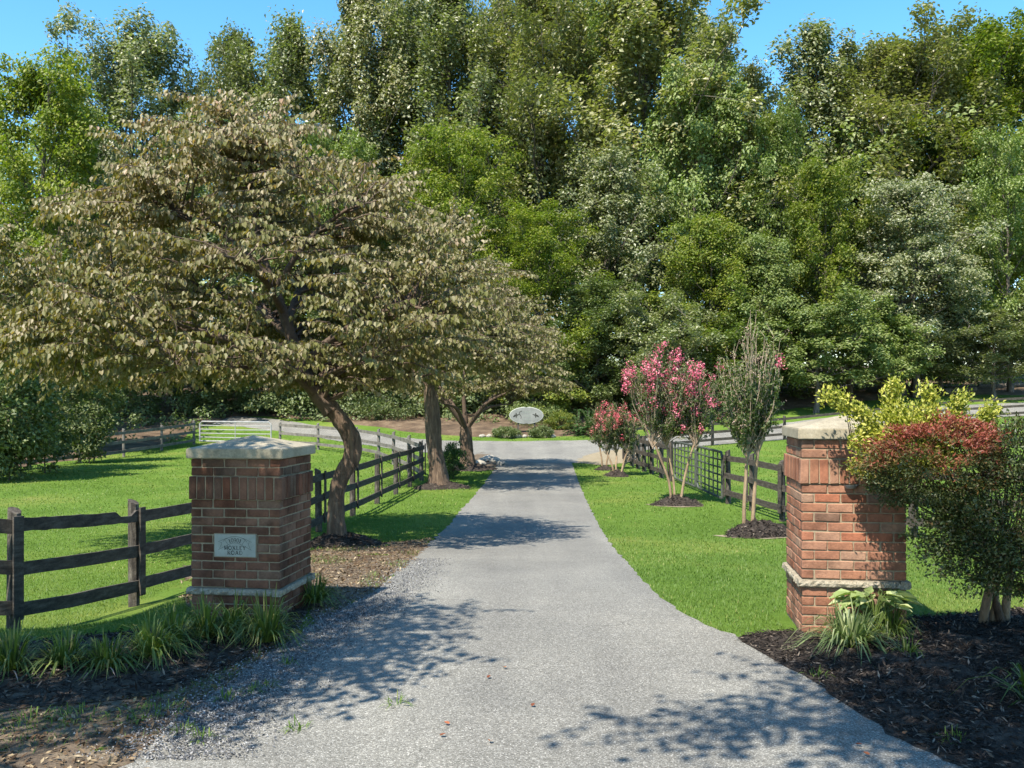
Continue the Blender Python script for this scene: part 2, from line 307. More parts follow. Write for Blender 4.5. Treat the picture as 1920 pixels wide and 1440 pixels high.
def sheet(name, poly, lift, mat, step=.35, dome=0, lump=0, seed=0):
    """a sheet over the terrain bounded by poly: strips clipped with bmesh bisect-free triangulation grid"""
    poly = np.asarray(poly)[:, :2]; lo = poly.min(0); hi = poly.max(0)
    bm = bmesh.new(); vs = [bm.verts.new((x, y, 0)) for x, y in poly]; bm.faces.new(vs)
    for ax in (0, 1):
        for c in np.arange(math.ceil(lo[ax] / step) * step, hi[ax], step):
            no = (1, 0, 0) if ax == 0 else (0, 1, 0); co = (c, 0, 0) if ax == 0 else (0, c, 0)
            bmesh.ops.bisect_plane(bm, geom=bm.verts[:] + bm.edges[:] + bm.faces[:], plane_co=co, plane_no=no)
    rng = np.random.default_rng(seed)
    co = np.array([v.co[:] for v in bm.verts]); z = T(co[:, 0], co[:, 1]) + lift
    if dome or lump:
        d = np.full(len(co), 1e9)
        for i in range(len(poly)):
            a = poly[i]; b = poly[(i + 1) % len(poly)]; ab = b - a; t = np.clip(((co[:, :2] - a) @ ab) / (ab @ ab + 1e-9), 0, 1)
            d = np.minimum(d, np.linalg.norm(co[:, :2] - a - t[:, None] * ab, axis=1))
        e = sst(0, .5, d)
        z = z + dome * sst(0, .9, d) + lump * e * (np.sin(co[:, 0] * 5.1 + seed) * np.cos(co[:, 1] * 4.3) + .6 * np.sin(co[:, 0] * 11 + co[:, 1] * 9) + .5 * rng.normal(size=len(co)))
    for v, zz in zip(bm.verts, z): v.co.z = zz
    bmesh.ops.triangulate(bm, faces=bm.faces)
    for f in bm.faces:
        f.smooth = True
        if f.normal.z < 0: f.normal_flip()
    me = bpy.data.meshes.new(name); bm.to_mesh(me); bm.free(); me.materials.append(mat)
    return structure(link(name, me))
def ragged(pts, amp, step=.12, seed=1):
    rng = np.random.default_rng(seed); out = []
    for a, b in zip(pts[:-1], pts[1:]):
        n = max(1, int(np.linalg.norm(b[:2] - a[:2]) / step))
        for i in range(n): out.append(a[:2] + (b[:2] - a[:2]) * i / n + rng.normal(size=2) * amp * min(1, step * 4))
    out.append(pts[-1][:2]); return np.array(out)

R_px = [(1072, 868), (1085, 905), (1100, 940), (1125, 990), (1160, 1040), (1210, 1095), (1270, 1145), (1340, 1180), (1390, 1197), (1480, 1245), (1560, 1290), (1640, 1345), (1735, 1400), (1850, 1450)]
L_px = [(935, 868), (920, 890), (893, 925), (862, 960), (825, 1000), (785, 1040), (728, 1090), (655, 1137), (590, 1170), (525, 1215), (445, 1270), (375, 1320), (320, 1365), (265, 1430)]
Rw = catmull([G(*p) for p in R_px], 4); Lw = catmull([G(*p) for p in L_px], 4)
Rw = np.vstack([Rw, [[4.6, 3.6, 0], [7, 2.6, 0], [12, 1.5, 0]]]); Lw = np.vstack([Lw, [[-2.9, 3.9, 0], [-4.4, 2.6, 0], [-12, 1.6, 0]]])
top_y = max(Rw[0][1], Lw[0][1]) + .4
drive = np.vstack([ragged(Lw, .035, .14, 3), [[-12, -6], [12, -6]], ragged(Rw[::-1], .022, .14, 4), [[Rw[0][0], top_y + 1.0], [Lw[0][0], top_y + 1.0]]])
sheet('driveway', drive, .012, M['asphalt'], .5)
# crossing road
near_edge = [(-34, 60), (-22, 58), (-13, 54), (-8, 48.8), (-4, 44.2), (-1.9, 42.2), (Lw[0][0], Lw[0][1] - .3), (Rw[0][0], Rw[0][1] - .3), (3.2, 41.8), (5, 44), (8, 46.8), (13, 49.6), (20, 52.2), (30, 55), (46, 59)]
far_edge = [(46, 63), (30, 59.2), (20, 56.8), (12, 54), (7, 51.6), (3, 50.4), (-2, 50.2), (-6, 51.6), (-12, 56.4), (-20, 60.5), (-34, 63)]
cross = np.vstack([ragged(catmull([np.array([*p, 0]) for p in near_edge], 3), .04, .4, 5), ragged(catmull([np.array([*p, 0]) for p in far_edge], 3), .05, .4, 6)])
sheet('crossing_road', cross, .008, M['asphalt'], .8)
# woodland floor of brown leaf litter
wf = [(-60, 30), (-24, 27), (-19.2, 29), (-18.2, 36), (-17.4, 46), (-17, 58.5), (-10, 56.2), (-5, 53.0), (-1.5, 51.6), (1.5, 51.6), (4.5, 52.4), (8, 55.5), (14, 58.5), (22, 61.0), (32, 63), (60, 66), (120, 140), (-120, 140)]
woodfloor = ragged(catmull([np.array([*p, 0]) for p in wf], 3), .12, .8, 8); sheet('woodland_floor', woodfloor, -.05, M['woodfloor'], 1.2, dome=.2, lump=.04)
# right mulch bed
rb_px = [(1385, 1199), (1440, 1186), (1505, 1185), (1640, 1165), (1730, 1160), (1830, 1150), (1960, 1140)]
rbed = [G(*p) for p in rb_px] + [np.array([6.2, 6.8, 0]), np.array([6.4, 3.6, 0]), np.array([4.7, 3.75, 0])] + [r - np.array([.07, .03, 0]) for r in Rw[::-1] if 3.7 < r[1] and r[0] < 4.6 and r[1] < G(1390, 1199)[1]]
rbed = ragged(np.array(rbed), .02, .15, 9); sheet('mulch_bed_right', rbed, .014, M['mulch'], .12, dome=.07, lump=.014, seed=3)
# left bed
lb_px = [(-80, 1215), (60, 1205), (180, 1192), (300, 1178), (355, 1172), (585, 1132), (560, 1180), (500, 1222), (400, 1268), (300, 1305), (180, 1318), (60, 1330), (-80, 1345)]
lbed = ragged(np.array([G(*p) for p in lb_px]), .025, .15, 10); sheet('mulch_bed_left', lbed, .012, M['soil_dark'], .12, dome=.05, lump=.012, seed=5)
# bare litter verge round the first tree and by the drive
vg_px = [(330, 1110), (352, 1060), (560, 1040), (650, 1020), (750, 1016), (815, 1008), (805, 1018), (770, 1058), (700, 1112), (610, 1165), (575, 1165), (585, 1120), (350, 1140)]
verge = ragged(np.array([G(*p) for p in vg_px]), .05, .2, 11); sheet('leaf_litter_verge', verge, .007, M['soil'], .2, lump=.006, seed=6)
st_px = [(-90, 1330), (60, 1325), (180, 1314), (300, 1298), (400, 1262), (500, 1215), (540, 1200), (450, 1275), (380, 1322), (325, 1368), (268, 1440), (215, 1500), (-90, 1500)]
strip = ragged(np.array([G(*p) for p in st_px]), .03, .2, 12); sheet('soil_strip_left', strip, .006, M['soil'], .2, lump=.005, seed=7)
cr_px = [(1120, 846), (1180, 842), (1215, 850), (1190, 866), (1135, 873), (1078, 868), (1092, 856)]
corner = ragged(np.array([G(*p) for p in cr_px]), .08, .3, 13); sheet('bare_corner_right', corner, .01, M['sand'], .4)
cl_px = [(905, 846), (938, 862), (930, 878), (900, 884), (860, 884), (845, 872), (880, 856)]
cornerl = ragged(np.array([G(*p) for p in cl_px]), .08, .3, 14); sheet('bare_corner_left', cornerl, .01, M['soil'], .4)
no_grass = [drive, cross, woodfloor, rbed, lbed, verge, corner, cornerl]

# ------------------------------------------------------------------ brick pillars
def brick_mesh(name, size, seed, mat='brick'):
    rng = np.random.default_rng(seed); bm = bmesh.new(); bmesh.ops.create_cube(bm, size=1)
    for v in bm.verts: v.co = Vector([v.co[i] * size[i] for i in range(3)]) + Vector(rng.normal(size=3) * .0014)
    bmesh.ops.bevel(bm, geom=bm.edges[:], offset=.0055, segments=1, affect='EDGES')
    me = bpy.data.meshes.new(name); bm.to_mesh(me); bm.free(); me.materials.append(M[mat]); return me
BL, BW, BH, PIT, MOD = .1935, .092, .066, .0762, .2032
stretchers_ = {m_: [brick_mesh('brick', (BL, BW, BH), i, m_) for i in range(5)] for m_ in ('brick', 'brick_stained_shaded')}
soldiers_ = {m_: [brick_mesh('soldier_brick', (.0675, BW, .194), 20 + i, m_) for i in range(5)] for m_ in ('brick', 'brick_stained_shaded')}
W = MOD * 4 - (MOD - BL)
def strokes_mesh(mb, polys, ox, oz, sc, y, shear=0, rot=0):
    for pts, w in polys:
        pts = np.array(pts, float); tn = np.gradient(pts, axis=0); tn = tn / (np.linalg.norm(tn, axis=1)[:, None] + 1e-9); nn = np.stack([-tn[:, 1], tn[:, 0]], 1)
        a = pts + nn * w / 2; b = pts - nn * w / 2; q2 = np.vstack([a, b]) * sc
        c, s = math.cos(rot), math.sin(rot); q2 = q2 @ np.array([[c, s], [-s, c]])
        v = np.stack([q2[:, 0] + ox, np.full(len(q2), y), q2[:, 1] + oz], 1); n = len(pts)
        mb.add(v, q=[[i, i + 1, n + i + 1, n + i] for i in range(n - 1)])
def arc(cx, cy, rx, ry, a0, a1, n=14):
    t = np.radians(np.linspace(a0, a1, n)); return [(cx + rx * math.cos(q), cy + ry * math.sin(q)) for q in t]
def serif(x, y, w=.26): return ([(x - w / 2, y), (x + w / 2, y)], .05)
TK, TN = .19, .11
GLY = {
 'M': (1.0, [([(.12, 0), (.15, 1)], TN), ([(.15, 1), (.5, .05)], TK), ([(.5, .05), (.85, 1)], TN), ([(.86, 1), (.9, 0)], TK), serif(.12, .02), serif(.9, .02), serif(.1, .98, .2), serif(.9, .98, .2)]),
 'O': (.95, [(arc(.47, .5, .4, .46, 60, 300, 16), TK), (arc(.47, .5, .4, .46, -62, 62, 10), .12)]),
 'X': (.9, [([(.1, 1), (.8, 0)], TK), ([(.78, 1), (.1, 0)], TN), serif(.12, .98), serif(.78, .98), serif(.1, .02), serif(.8, .02)]),
 'L': (.72, [([(.2, 1), (.2, 0)], TK), ([(.2, .03), (.64, .03), (.66, .24)], TN), serif(.2, .98)]),
 'E': (.75, [([(.2, 1), (.2, 0)], TK), ([(.1, .97), (.62, .97), (.64, .8)], TN), ([(.2, .52), (.52, .52)], TN), ([(.1, .03), (.66, .03), (.68, .22)], TN)]),
 'Y': (.88, [([(.08, 1), (.44, .5), (.44, 0)], TK), ([(.8, 1), (.44, .5)], TN), serif(.1, .98), serif(.8, .98, .2), serif(.44, .02)]),
 'R': (.86, [([(.2, 1), (.2, 0)], TK), ([(.1, .97), (.4, .97)] + arc(.4, .74, .22, .23, 85, -85, 8) + [(.2, .5)], .09), ([(.4, .5), (.8, 0)], TK), serif(.2, .02), serif(.82, .02, .16)]),
 'A': (.92, [([(.12, 0), (.46, 1)], TN), ([(.46, 1), (.82, 0)], TK), ([(.25, .35), (.68, .35)], TN), serif(.12, .02), serif(.82, .02)]),
 'D': (.95, [([(.2, 1), (.2, 0)], TK), ([(.1, .97), (.42, .97)] + arc(.42, .5, .4, .47, 88, -88, 12) + [(.1, .03)], .1)]),
 '1': (.5, [([(.25, 1), (.25, 0)], TK), ([(.08, .86), (.25, .98)], TN), serif(.25, .02)]),
 '0': (.72, [(arc(.36, .5, .27, .47, 0, 360, 20), .12)]),
 '9': (.72, [(arc(.36, .68, .25, .3, 0, 360, 16), .1), ([(.6, .66), (.56, .3), (.4, .06), (.2, .02)], .12)]),
 'S': (.75, [(arc(.4, .74, .26, .24, 30, 250, 10) + arc(.38, .25, .28, .24, 80, -150, 12), .11)]),
 'U': (.9, [([(.15, 1), (.15, .3)] + arc(.45, .3, .3, .28, 180, 360, 10) + [(.75, 1)], .1), serif(.15, .98), serif(.75, .98)]),
 'I': (.45, [([(.22, 1), (.22, 0)], TK), serif(.22, .98), serif(.22, .02)]),
 'T': (.8, [([(.4, 1), (.4, 0)], TK), ([(.06, .8), (.08, .97), (.72, .97), (.74, .8)], TN), serif(.4, .02)]),
 'H': (.95, [([(.18, 1), (.18, 0)], TK), ([(.76, 1), (.76, 0)], TK), ([(.18, .52), (.76, .52)], TN), serif(.18, .02), serif(.76, .02), serif(.18, .98), serif(.76, .98)]),
 'F': (.72, [([(.2, 1), (.2, 0)], TK), ([(.1, .97), (.64, .97), (.66, .78)], TN), ([(.2, .5), (.52, .5)], TN), serif(.2, .02)]),
}
def write(mb, text, cx, z, h, y, gap=.1):
    wd = sum(GLY[c][0] for c in text) + gap * (len(text) - 1); x = cx - wd * h / 2
    for c in text:
        strokes_mesh(mb, GLY[c][1], x, z, h, y); x += (GLY[c][0] + gap) * h

def pillar(loc, rotz, label, seed, plaque=False, lamp=False):
    rng = np.random.default_rng(seed); t = thing('brick_pillar', label, 'gate pillar', loc, rotz, 'brick gate pillars at the drive')
    H2 = W / 2; bk = 'brick_stained_shaded' if plaque else 'brick'; stretchers = stretchers_[bk]; soldiers = soldiers_[bk]
    def ring(z, odd, off=0):
        for k in range(2):
            s = -1 if k == 0 else 1
            for i in range(4):
                a = -H2 + BL / 2 + i * MOD; b = s * (H2 - BW / 2 + off)
                put((a, b) if not odd else (b, a), z, odd)
            for i in range(3):
                a = (i - 1) * MOD; b = s * (H2 - BW / 2 + off)
                put((b, a) if not odd else (a, b), z, not odd)
    def put(xy, z, turn):
        o = link('brick', stretchers[rng.integers(5)], t); o.location = (xy[0] + rng.normal() * .0016, xy[1] + rng.normal() * .0016, z + rng.normal() * .0009)
        o.rotation_euler = (0, rng.normal() * .004, (math.pi / 2 if turn else 0) + (math.pi if rng.random() < .5 else 0) + rng.normal() * .004)
    z = 0.0
    for c in range(5): ring(z + BH / 2 + .005, c % 2 == 1); z += PIT
    zb = z; z += .065
    for c in range(10): ring(z + BH / 2 + .005, c % 2 == 0); z += PIT
    zs = z
    for k in range(4):
        for i in range(11 if k % 2 == 0 else 9):
            n = 11; a = -H2 - .016 + .0365 + (i + (0 if k % 2 == 0 else 1)) * (W + .032 - .073 + .0105) / (n - 1) * 1.0 - .003
            b = H2 - BW / 2 + .016
            x, y = [(a, -b), (b, a), (-a, b), (-b, -a)][k]
            o = link('soldier_brick', soldiers[rng.integers(5)], t); o.location = (x + rng.normal() * .001, y + rng.normal() * .001, z + .1015 + rng.normal() * .0015)
            o.rotation_euler = (0, rng.normal() * .006, k * math.pi / 2)
    z += .203
    for c in range(2): ring(z + BH / 2 + .005, c % 2 == 1); z += PIT
    zc = z
    core = MB(); i = H2 - .007
    core.box((0, 0, zb / 2 - .02), (2 * i, 2 * i, zb + .04)); core.box((0, 0, (zb + .065 + zs) / 2), (2 * i, 2 * i, zs - zb - .065 - .001))
    core.box((0, 0, zs + .1015), (2 * i + .03, 2 * i + .03, .199)); core.box((0, 0, (zs + .203 + zc) / 2), (2 * i, 2 * i, zc - zs - .204)); core.build('mortar_core', M['mortar'], t)
    # rough belt stones: two along each face
    for k in range(4):
        for (a0, a1) in ((-H2 - .03, H2 * .5), (H2 * .5 + .004, H2 + .03 - .085)):
            n = 22; xs = np.linspace(a0, a1, n); mb = MB(); rows = []
            for zz, dep in ((zb + .002, .012), (zb + .012, .030), (zb + .036, .034), (zb + .058, .026), (zb + .063, -.05)):
                rows.append(np.stack([xs, -(H2 + dep + rng.normal(size=n) * (.004 if dep > .02 else 0)), zz + rng.normal(size=n) * .0012 * (.02 < dep < .035)], 1))
            rows.insert(0, np.stack([xs, np.full(n, -(H2 - .06)), np.full(n, zb + .002)], 1))
            v = np.array(rows); m = len(rows); id_ = np.arange(m * n).reshape(m, n)
            q = np.stack([id_[:-1, :-1], id_[:-1, 1:], id_[1:, 1:], id_[1:, :-1]], -1).reshape(-1, 4)
            mb.add(v.reshape(-1, 3), q=q)
            for e in (0, n - 1): mb.t.append(np.array([[id_[0, e], id_[j, e], id_[j + 1, e]] for j in range(1, m - 1)]))
            o = mb.build('belt_stone', M['belt'], t); o.rotation_euler = (0, 0, k * math.pi / 2)
    # capstone: bevelled slab with a low pyramid
    bm = bmesh.new(); cw = H2 + .034; e = .087; ap = .105
    lo = [bm.verts.new((x, y, zc + .003)) for x, y in ((-cw, -cw), (cw, -cw), (cw, cw), (-cw, cw))]
    hi = [bm.verts.new((x, y, zc + e)) for x, y in ((-cw, -cw), (cw, -cw), (cw, cw), (-cw, cw))]; apx = bm.verts.new((0, 0, zc + e + ap))
    bm.faces.new(lo[::-1])
    for j in range(4):
        bm.faces.new((lo[j], lo[(j + 1) % 4], hi[(j + 1) % 4], hi[j])); bm.faces.new((hi[j], hi[(j + 1) % 4], apx))
    bmesh.ops.bevel(bm, geom=bm.edges[:], offset=.006, segments=2, affect='EDGES')
    me = bpy.data.meshes.new('capstone'); bm.to_mesh(me); bm.free(); me.materials.append(M['capstone']); link('capstone', me, t)
    if plaque:
        px, pz, pw, ph = .003, .815, .37, .19; yf = -H2 - .012
        pm = MB().box((px, yf + .012, pz), (pw, .024, ph)); pl = pm.build('plaque', M['plaque'], t); pl['label'] = 'grey stone house number plaque reading 10901 Moxley Road'
        eb = MB()
        for s in (-1, 1):
            eb.box((px + s * (pw / 2 + .004), yf + .011, pz), (.008, .014, ph + .016)); eb.box((px, yf + .011, pz + s * (ph / 2 + .004)), (pw - .001, .014, .008))
        eb.build('plaque_joint', M['mortar'], pl)
        lm = MB(); yy = yf - .0015
        write(lm, 'MOXLEY', px, pz - .037, .034, yy, .12); write(lm, 'ROAD', px, pz - .079, .034, yy, .14)
        ar = .165; cz = pz + .078 - ar; hh = .034                      # numbers on an arched ribbon
        for c, ang in zip('10901', (21, 10.5, 0, -10.5, -21)):
            a = math.radians(ang); w_, g_ = GLY[c]
            rx = px - math.sin(a) * (ar - .048) ; rz = cz + math.cos(a) * (ar - .048)
            strokes_mesh(lm, [([(p_[0] - w_ / 2, p_[1]) for p_ in s_], wd) for s_, wd in g_], rx, rz, hh, yy, rot=-a if False else a)
        lw = .0024
        for rr in (ar, ar - .055):
            strokes_mesh(lm, [(arc(0, 0, rr, rr, 90 - 34, 90 + 34, 22), lw)], px, cz, 1, yy)
        for s in (-1, 1):
            def pt(r, deg): return (s * r * math.sin(math.radians(deg)), r * math.cos(math.radians(deg)))
            A = pt(ar, 34); B = pt(ar - .055, 34)
            pl_ = [[A, B], [A, (s * .075, .150), (s * .105, .138), (s * .150, .118), (s * .118, .110)], [(s * .075, .150), (s * .068, .146)], [B, (s * .110, .070), (s * .150, .048), (s * .130, .075), (s * .118, .110)], [A, (s * .108, .118)]]
            strokes_mesh(lm, [(l, lw) for l in pl_], px, cz - .0, 1, yy)
        lm.build('lettering', M['ink'], pl)
    if lamp:
        lp = MB(); n = 12; th = np.linspace(0, 2 * math.pi, n, endpoint=False)
        top = np.stack([.055 * np.cos(th), .05 * np.sin(th), np.full(n, .0)], 1); bot = np.stack([.04 * np.cos(th), .036 * np.sin(th), np.full(n, -.028)], 1)
        v = np.vstack([top, bot, [[0, 0, -.034]]]); lp.add(v, q=[[i, (i + 1) % n, n + (i + 1) % n, n + i] for i in range(n)], t=[[n + i, n + (i + 1) % n, 2 * n] for i in range(n)])
        lp.build('down_light', M['glassgrey'], t, smooth=True, loc=(-.03, -H2 - .03, zs - .001))
    return t
RZ = -math.radians(7.3); ax_ = np.array([math.cos(RZ), math.sin(RZ)]); ay_ = np.array([-math.sin(RZ), math.cos(RZ)])
pr = np.array([2.326, 7.70]) + ax_ * W / 2 + ay_ * W / 2
plc = np.array([-1.995, 8.25]) - ax_ * W / 2 + ay_ * W / 2
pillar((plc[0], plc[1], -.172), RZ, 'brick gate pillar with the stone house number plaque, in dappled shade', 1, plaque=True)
pillar((pr[0], pr[1], .02), RZ, 'sunlit brick gate pillar partly overhung by yellow and red shrubs', 2, lamp=True)

# ------------------------------------------------------------------ fences and gates
def board(p0, p1, h, th, rng, notch=None, n=7):
    """a rough rail from p0 to p1 (centre line)"""
    p0 = np.array(p0, float); p1 = np.array(p1, float); d = p1 - p0; hd = np.array([d[0], d[1], 0]); hd /= np.linalg.norm(hd); sd_ = np.array([-hd[1], hd[0], 0])
    ts = np.linspace(0, 1, n); c = p0 + ts[:, None] * d; up = np.array([0, 0, 1.])
    c = c + up * (-.012 * np.sin(ts * math.pi))[:, None] * rng.random()
    ht = h / 2 + rng.normal(size=n) * .003; hb = -h / 2 + rng.normal(size=n) * .003
    if notch is not None: ht = ht - np.where(abs(ts - notch) < .075, h * .42, 0)
    rows = [c + up * ht[:, None] + sd_ * th / 2, c + up * ht[:, None] - sd_ * th / 2, c + up * hb[:, None] - sd_ * th / 2, c + up * hb[:, None] + sd_ * th / 2]
    v = np.stack(rows, 1).reshape(-1, 3); q = []
    for i in range(n - 1):
        for k in range(4): q.append([i * 4 + k, i * 4 + (k + 1) % 4, (i + 1) * 4 + (k + 1) % 4, (i + 1) * 4 + k])
    q += [[3, 2, 1, 0], [(n - 1) * 4 + k for k in range(4)]]
    return MB().add(v, q=q)
def fence(name, label, posts, height, rails, side, rng, mat, pmat, post_r=.065, rail_h=.13, batten=True, group=None, tops=.04, round_posts=True, notch=None, skip=(), simple=False):
    posts = np.array(posts, float); zs = T(posts[:, 0], posts[:, 1]); o3 = np.array([posts[0][0], posts[0][1], zs[0]])
    t = thing(name, label, 'fence', o3, 0, group); side = float(side)
    offs = []
    for i in range(len(posts)):
        a = posts[max(i - 1, 0)]; b = posts[min(i + 1, len(posts) - 1)]; d = (b - a) / np.linalg.norm(b - a); offs.append(np.array([-d[1], d[0]]) * side)
    for i, (p, z) in enumerate(zip(posts, zs)):
        mb = MB(); ln = rng.normal(size=2) * .012; hh = height + tops + rng.normal() * .02
        path = [(0, 0, -.25), (ln[0] * .5, ln[1] * .5, hh * .5), (ln[0], ln[1], hh)]
        sides = 8 if round_posts else 4
        mb.tube(path, [post_r * 1.02, post_r, post_r * .96], sides, cap=False)
        k = mb.n - sides; top = mb.v[-1]; top[-sides:, 2] += (top[-sides:] - np.array(path[-1])) @ np.array([*offs[i], 0]) * -.5   # slanted cut
        mb.t.append(np.array([[k, k + j, k + j + 1] for j in range(1, sides - 1)]))
        mb.build('post', pmat, t, smooth=False, loc=np.array([p[0], p[1], z]) - o3)
    for i in range(len(posts) - 1):
        if i in skip: continue
        for ri, rh in enumerate(rails):
            o_ = post_r + .018; a = np.array([*(posts[i] + offs[i] * o_), zs[i] + rh + rng.normal() * .012]) - o3; b = np.array([*(posts[i + 1] + offs[i + 1] * o_), zs[i + 1] + rh + rng.normal() * .012]) - o3
            nt_ = .86 if (notch is not None and notch == (i, ri)) else None
            board(a, a + (b - a) * .996, rail_h, .028, rng, nt_, n=22 if nt_ else (3 if simple else 6)).build('rail', mat, t)
    if batten:
        for i in range(len(posts)):
            pz = np.array([*(posts[i] + offs[i] * (post_r + .05)), zs[i]]) - o3; bm_ = MB()
            d = np.array([-offs[i][1], offs[i][0]]); rot = np.array([[d[0], -d[1], 0], [d[1], d[0], 0], [0, 0, 1]]); off = rng.normal() * .03 + .03
            bm_.box(pz + np.array([d[0] * off, d[1] * off, (rails[0] + rails[-1]) / 2]), (.10, .024, rails[0] - rails[-1] + rail_h + .06), rot); bm_.build('batten', mat, t)
    return t
rng = np.random.default_rng(5)
Lposts = [(-6.2, 7.7), (-4.78, 9.2), (-4.27, 10.85), (-3.98, 13.2), (-3.82, 15.7), (-3.66, 18.2), (-3.45, 20.8), (-3.26, 23.2), (-3.1, 25.6), (-2.96, 27.8), (-2.83, 30.0)]
fence('board_fence', 'weathered black three rail fence running past the plaque pillar and crooked tree', Lposts, 1.16, (1.06, .66, .26), -1, rng, M['fence'], M['fence_post'], notch=(1, 0), group='board fences')
fence('board_fence', 'grey fence closing the far end of the paddock behind the crooked tree', [(-2.83, 30.1), (-3.6, 33.5), (-4.6, 37.2), (-5.6, 40.4), (-7.0, 43.2), (-9.2, 45.6), (-11.4, 47.2)], 1.2, (1.08, .68, .28), 1, rng, M['fence_grey'], M['fence_grey'], batten=False, group='board fences', simple=True)
fence('board_fence', 'low old grey fence in front of the dark shrubs beyond the paddock', [(-19.0, 26.0), (-18.4, 29), (-18.0, 32), (-17.7, 35.2), (-17.3, 38.4), (-16.9, 41.8), (-16.5, 45.2), (-16.1, 48.6)], 1.15, (1.05, .65, .25), -1, rng, M['fence_grey'], M['fence_grey'], batten=False, group='board fences', simple=True)
Rb = [G(1366, 945), G(1410, 958), G(1467, 978), G(1590, 992), G(1715, 1008), G(1850, 1024), G(2010, 1040)]
fence('board_fence', 'black fence with sun bleached top rails running behind the sunlit brick pillar', [p[:2] for p in Rb], 1.22, (1.1, .69, .28), -1, rng, M['fence'], M['fence_post'], group='board fences', round_posts=False)
Ra = [G(1258, 903), G(1240, 896), G(1222, 889), G(1208, 884), G(1196, 879), G(1185, 874), G(1173, 868)]
fence('board_fence', 'closely posted black fence beyond the wire gates by the pink crape myrtles', [p[:2] for p in Ra], 1.2, (1.06, .66, .26), 1, rng, M['fence'], M['fence_post'], group='board fences', round_posts=False, post_r=.075)
fence('board_fence', 'far black fence edging the crossing road behind the right paddock', [Ra[-1][:2] + np.array([0, .25]), (5.6, 44.2), (7.3, 45.9), (10.0, 47.9), (14.2, 50.0), (19.2, 51.7), (24.6, 53.2), (30.4, 54.6), (36, 56)], 1.2, (1.1, .68, .3), -1, rng, M['fence'], M['fence_post'], batten=False, group='board fences', round_posts=False, post_r=.08, simple=True)
def grid_gate(a, b, label, group, h=1.12, rows=6, cols=8, mat='gate_metal', r=.022, name='field_gate', lift=.12):
    a = np.array(a[:2]); b = np.array(b[:2]); za, zb = float(T(*a)), float(T(*b)); o3 = np.array([a[0], a[1], za]); t = thing(name, label, 'gate', o3, 0, group)
    A = np.zeros(3); B = np.array([b[0] - a[0], b[1] - a[1], zb - za]); up = np.array([0, 0, 1.])
    fr = MB(); c = .12; u = B / np.linalg.norm(B)
    loop = [A + up * lift, A + up * (lift + h - c), A + up * (lift + h) + u * c, B + up * (lift + h) - u * c, B + up * (lift + h - c), B + up * (lift + c), B + up * lift - u * c, A + up * lift + u * c, A + up * lift]
    fr.tube(loop, r * 1.5, 6); fr.build('frame', M[mat], t)
    for i in range(1, rows): MB().tube([A + up * (lift + h * i / rows), (A + B) / 2 + up * (lift + h * i / rows - .015), B + up * (lift + h * i / rows)], r, 5).build('bar', M[mat], t)
    for j in range(1, cols): MB().tube([A + (B - A) * j / cols + up * lift, A + (B - A) * j / cols + up * (lift + h)], r * .9, 5).build('upright', M[mat], t)
    return t
gm_ = (Rb[0] + Ra[0]) / 2
ga = Rb[0] + np.array([-.12, .15, 0])
grid_gate(ga, gm_ + np.array([.02, -.06, 0]), 'green wire gate leaf beside the tall fence post, behind the pink crape myrtle', 'wire grid gates', cols=6)
grid_gate(gm_ + np.array([0, .1, 0]), Ra[0] + np.array([.1, -.15, 0]), 'farther green wire gate leaf behind the pink crape myrtle stems', 'wire grid gates', cols=6)
grid_gate((-16.0, 49.2), (-12.2, 48.6), 'pale galvanised tube gate seen above the plaque pillar cap', None, h=1.0, rows=5, cols=2, mat='gate_white', r=.025)

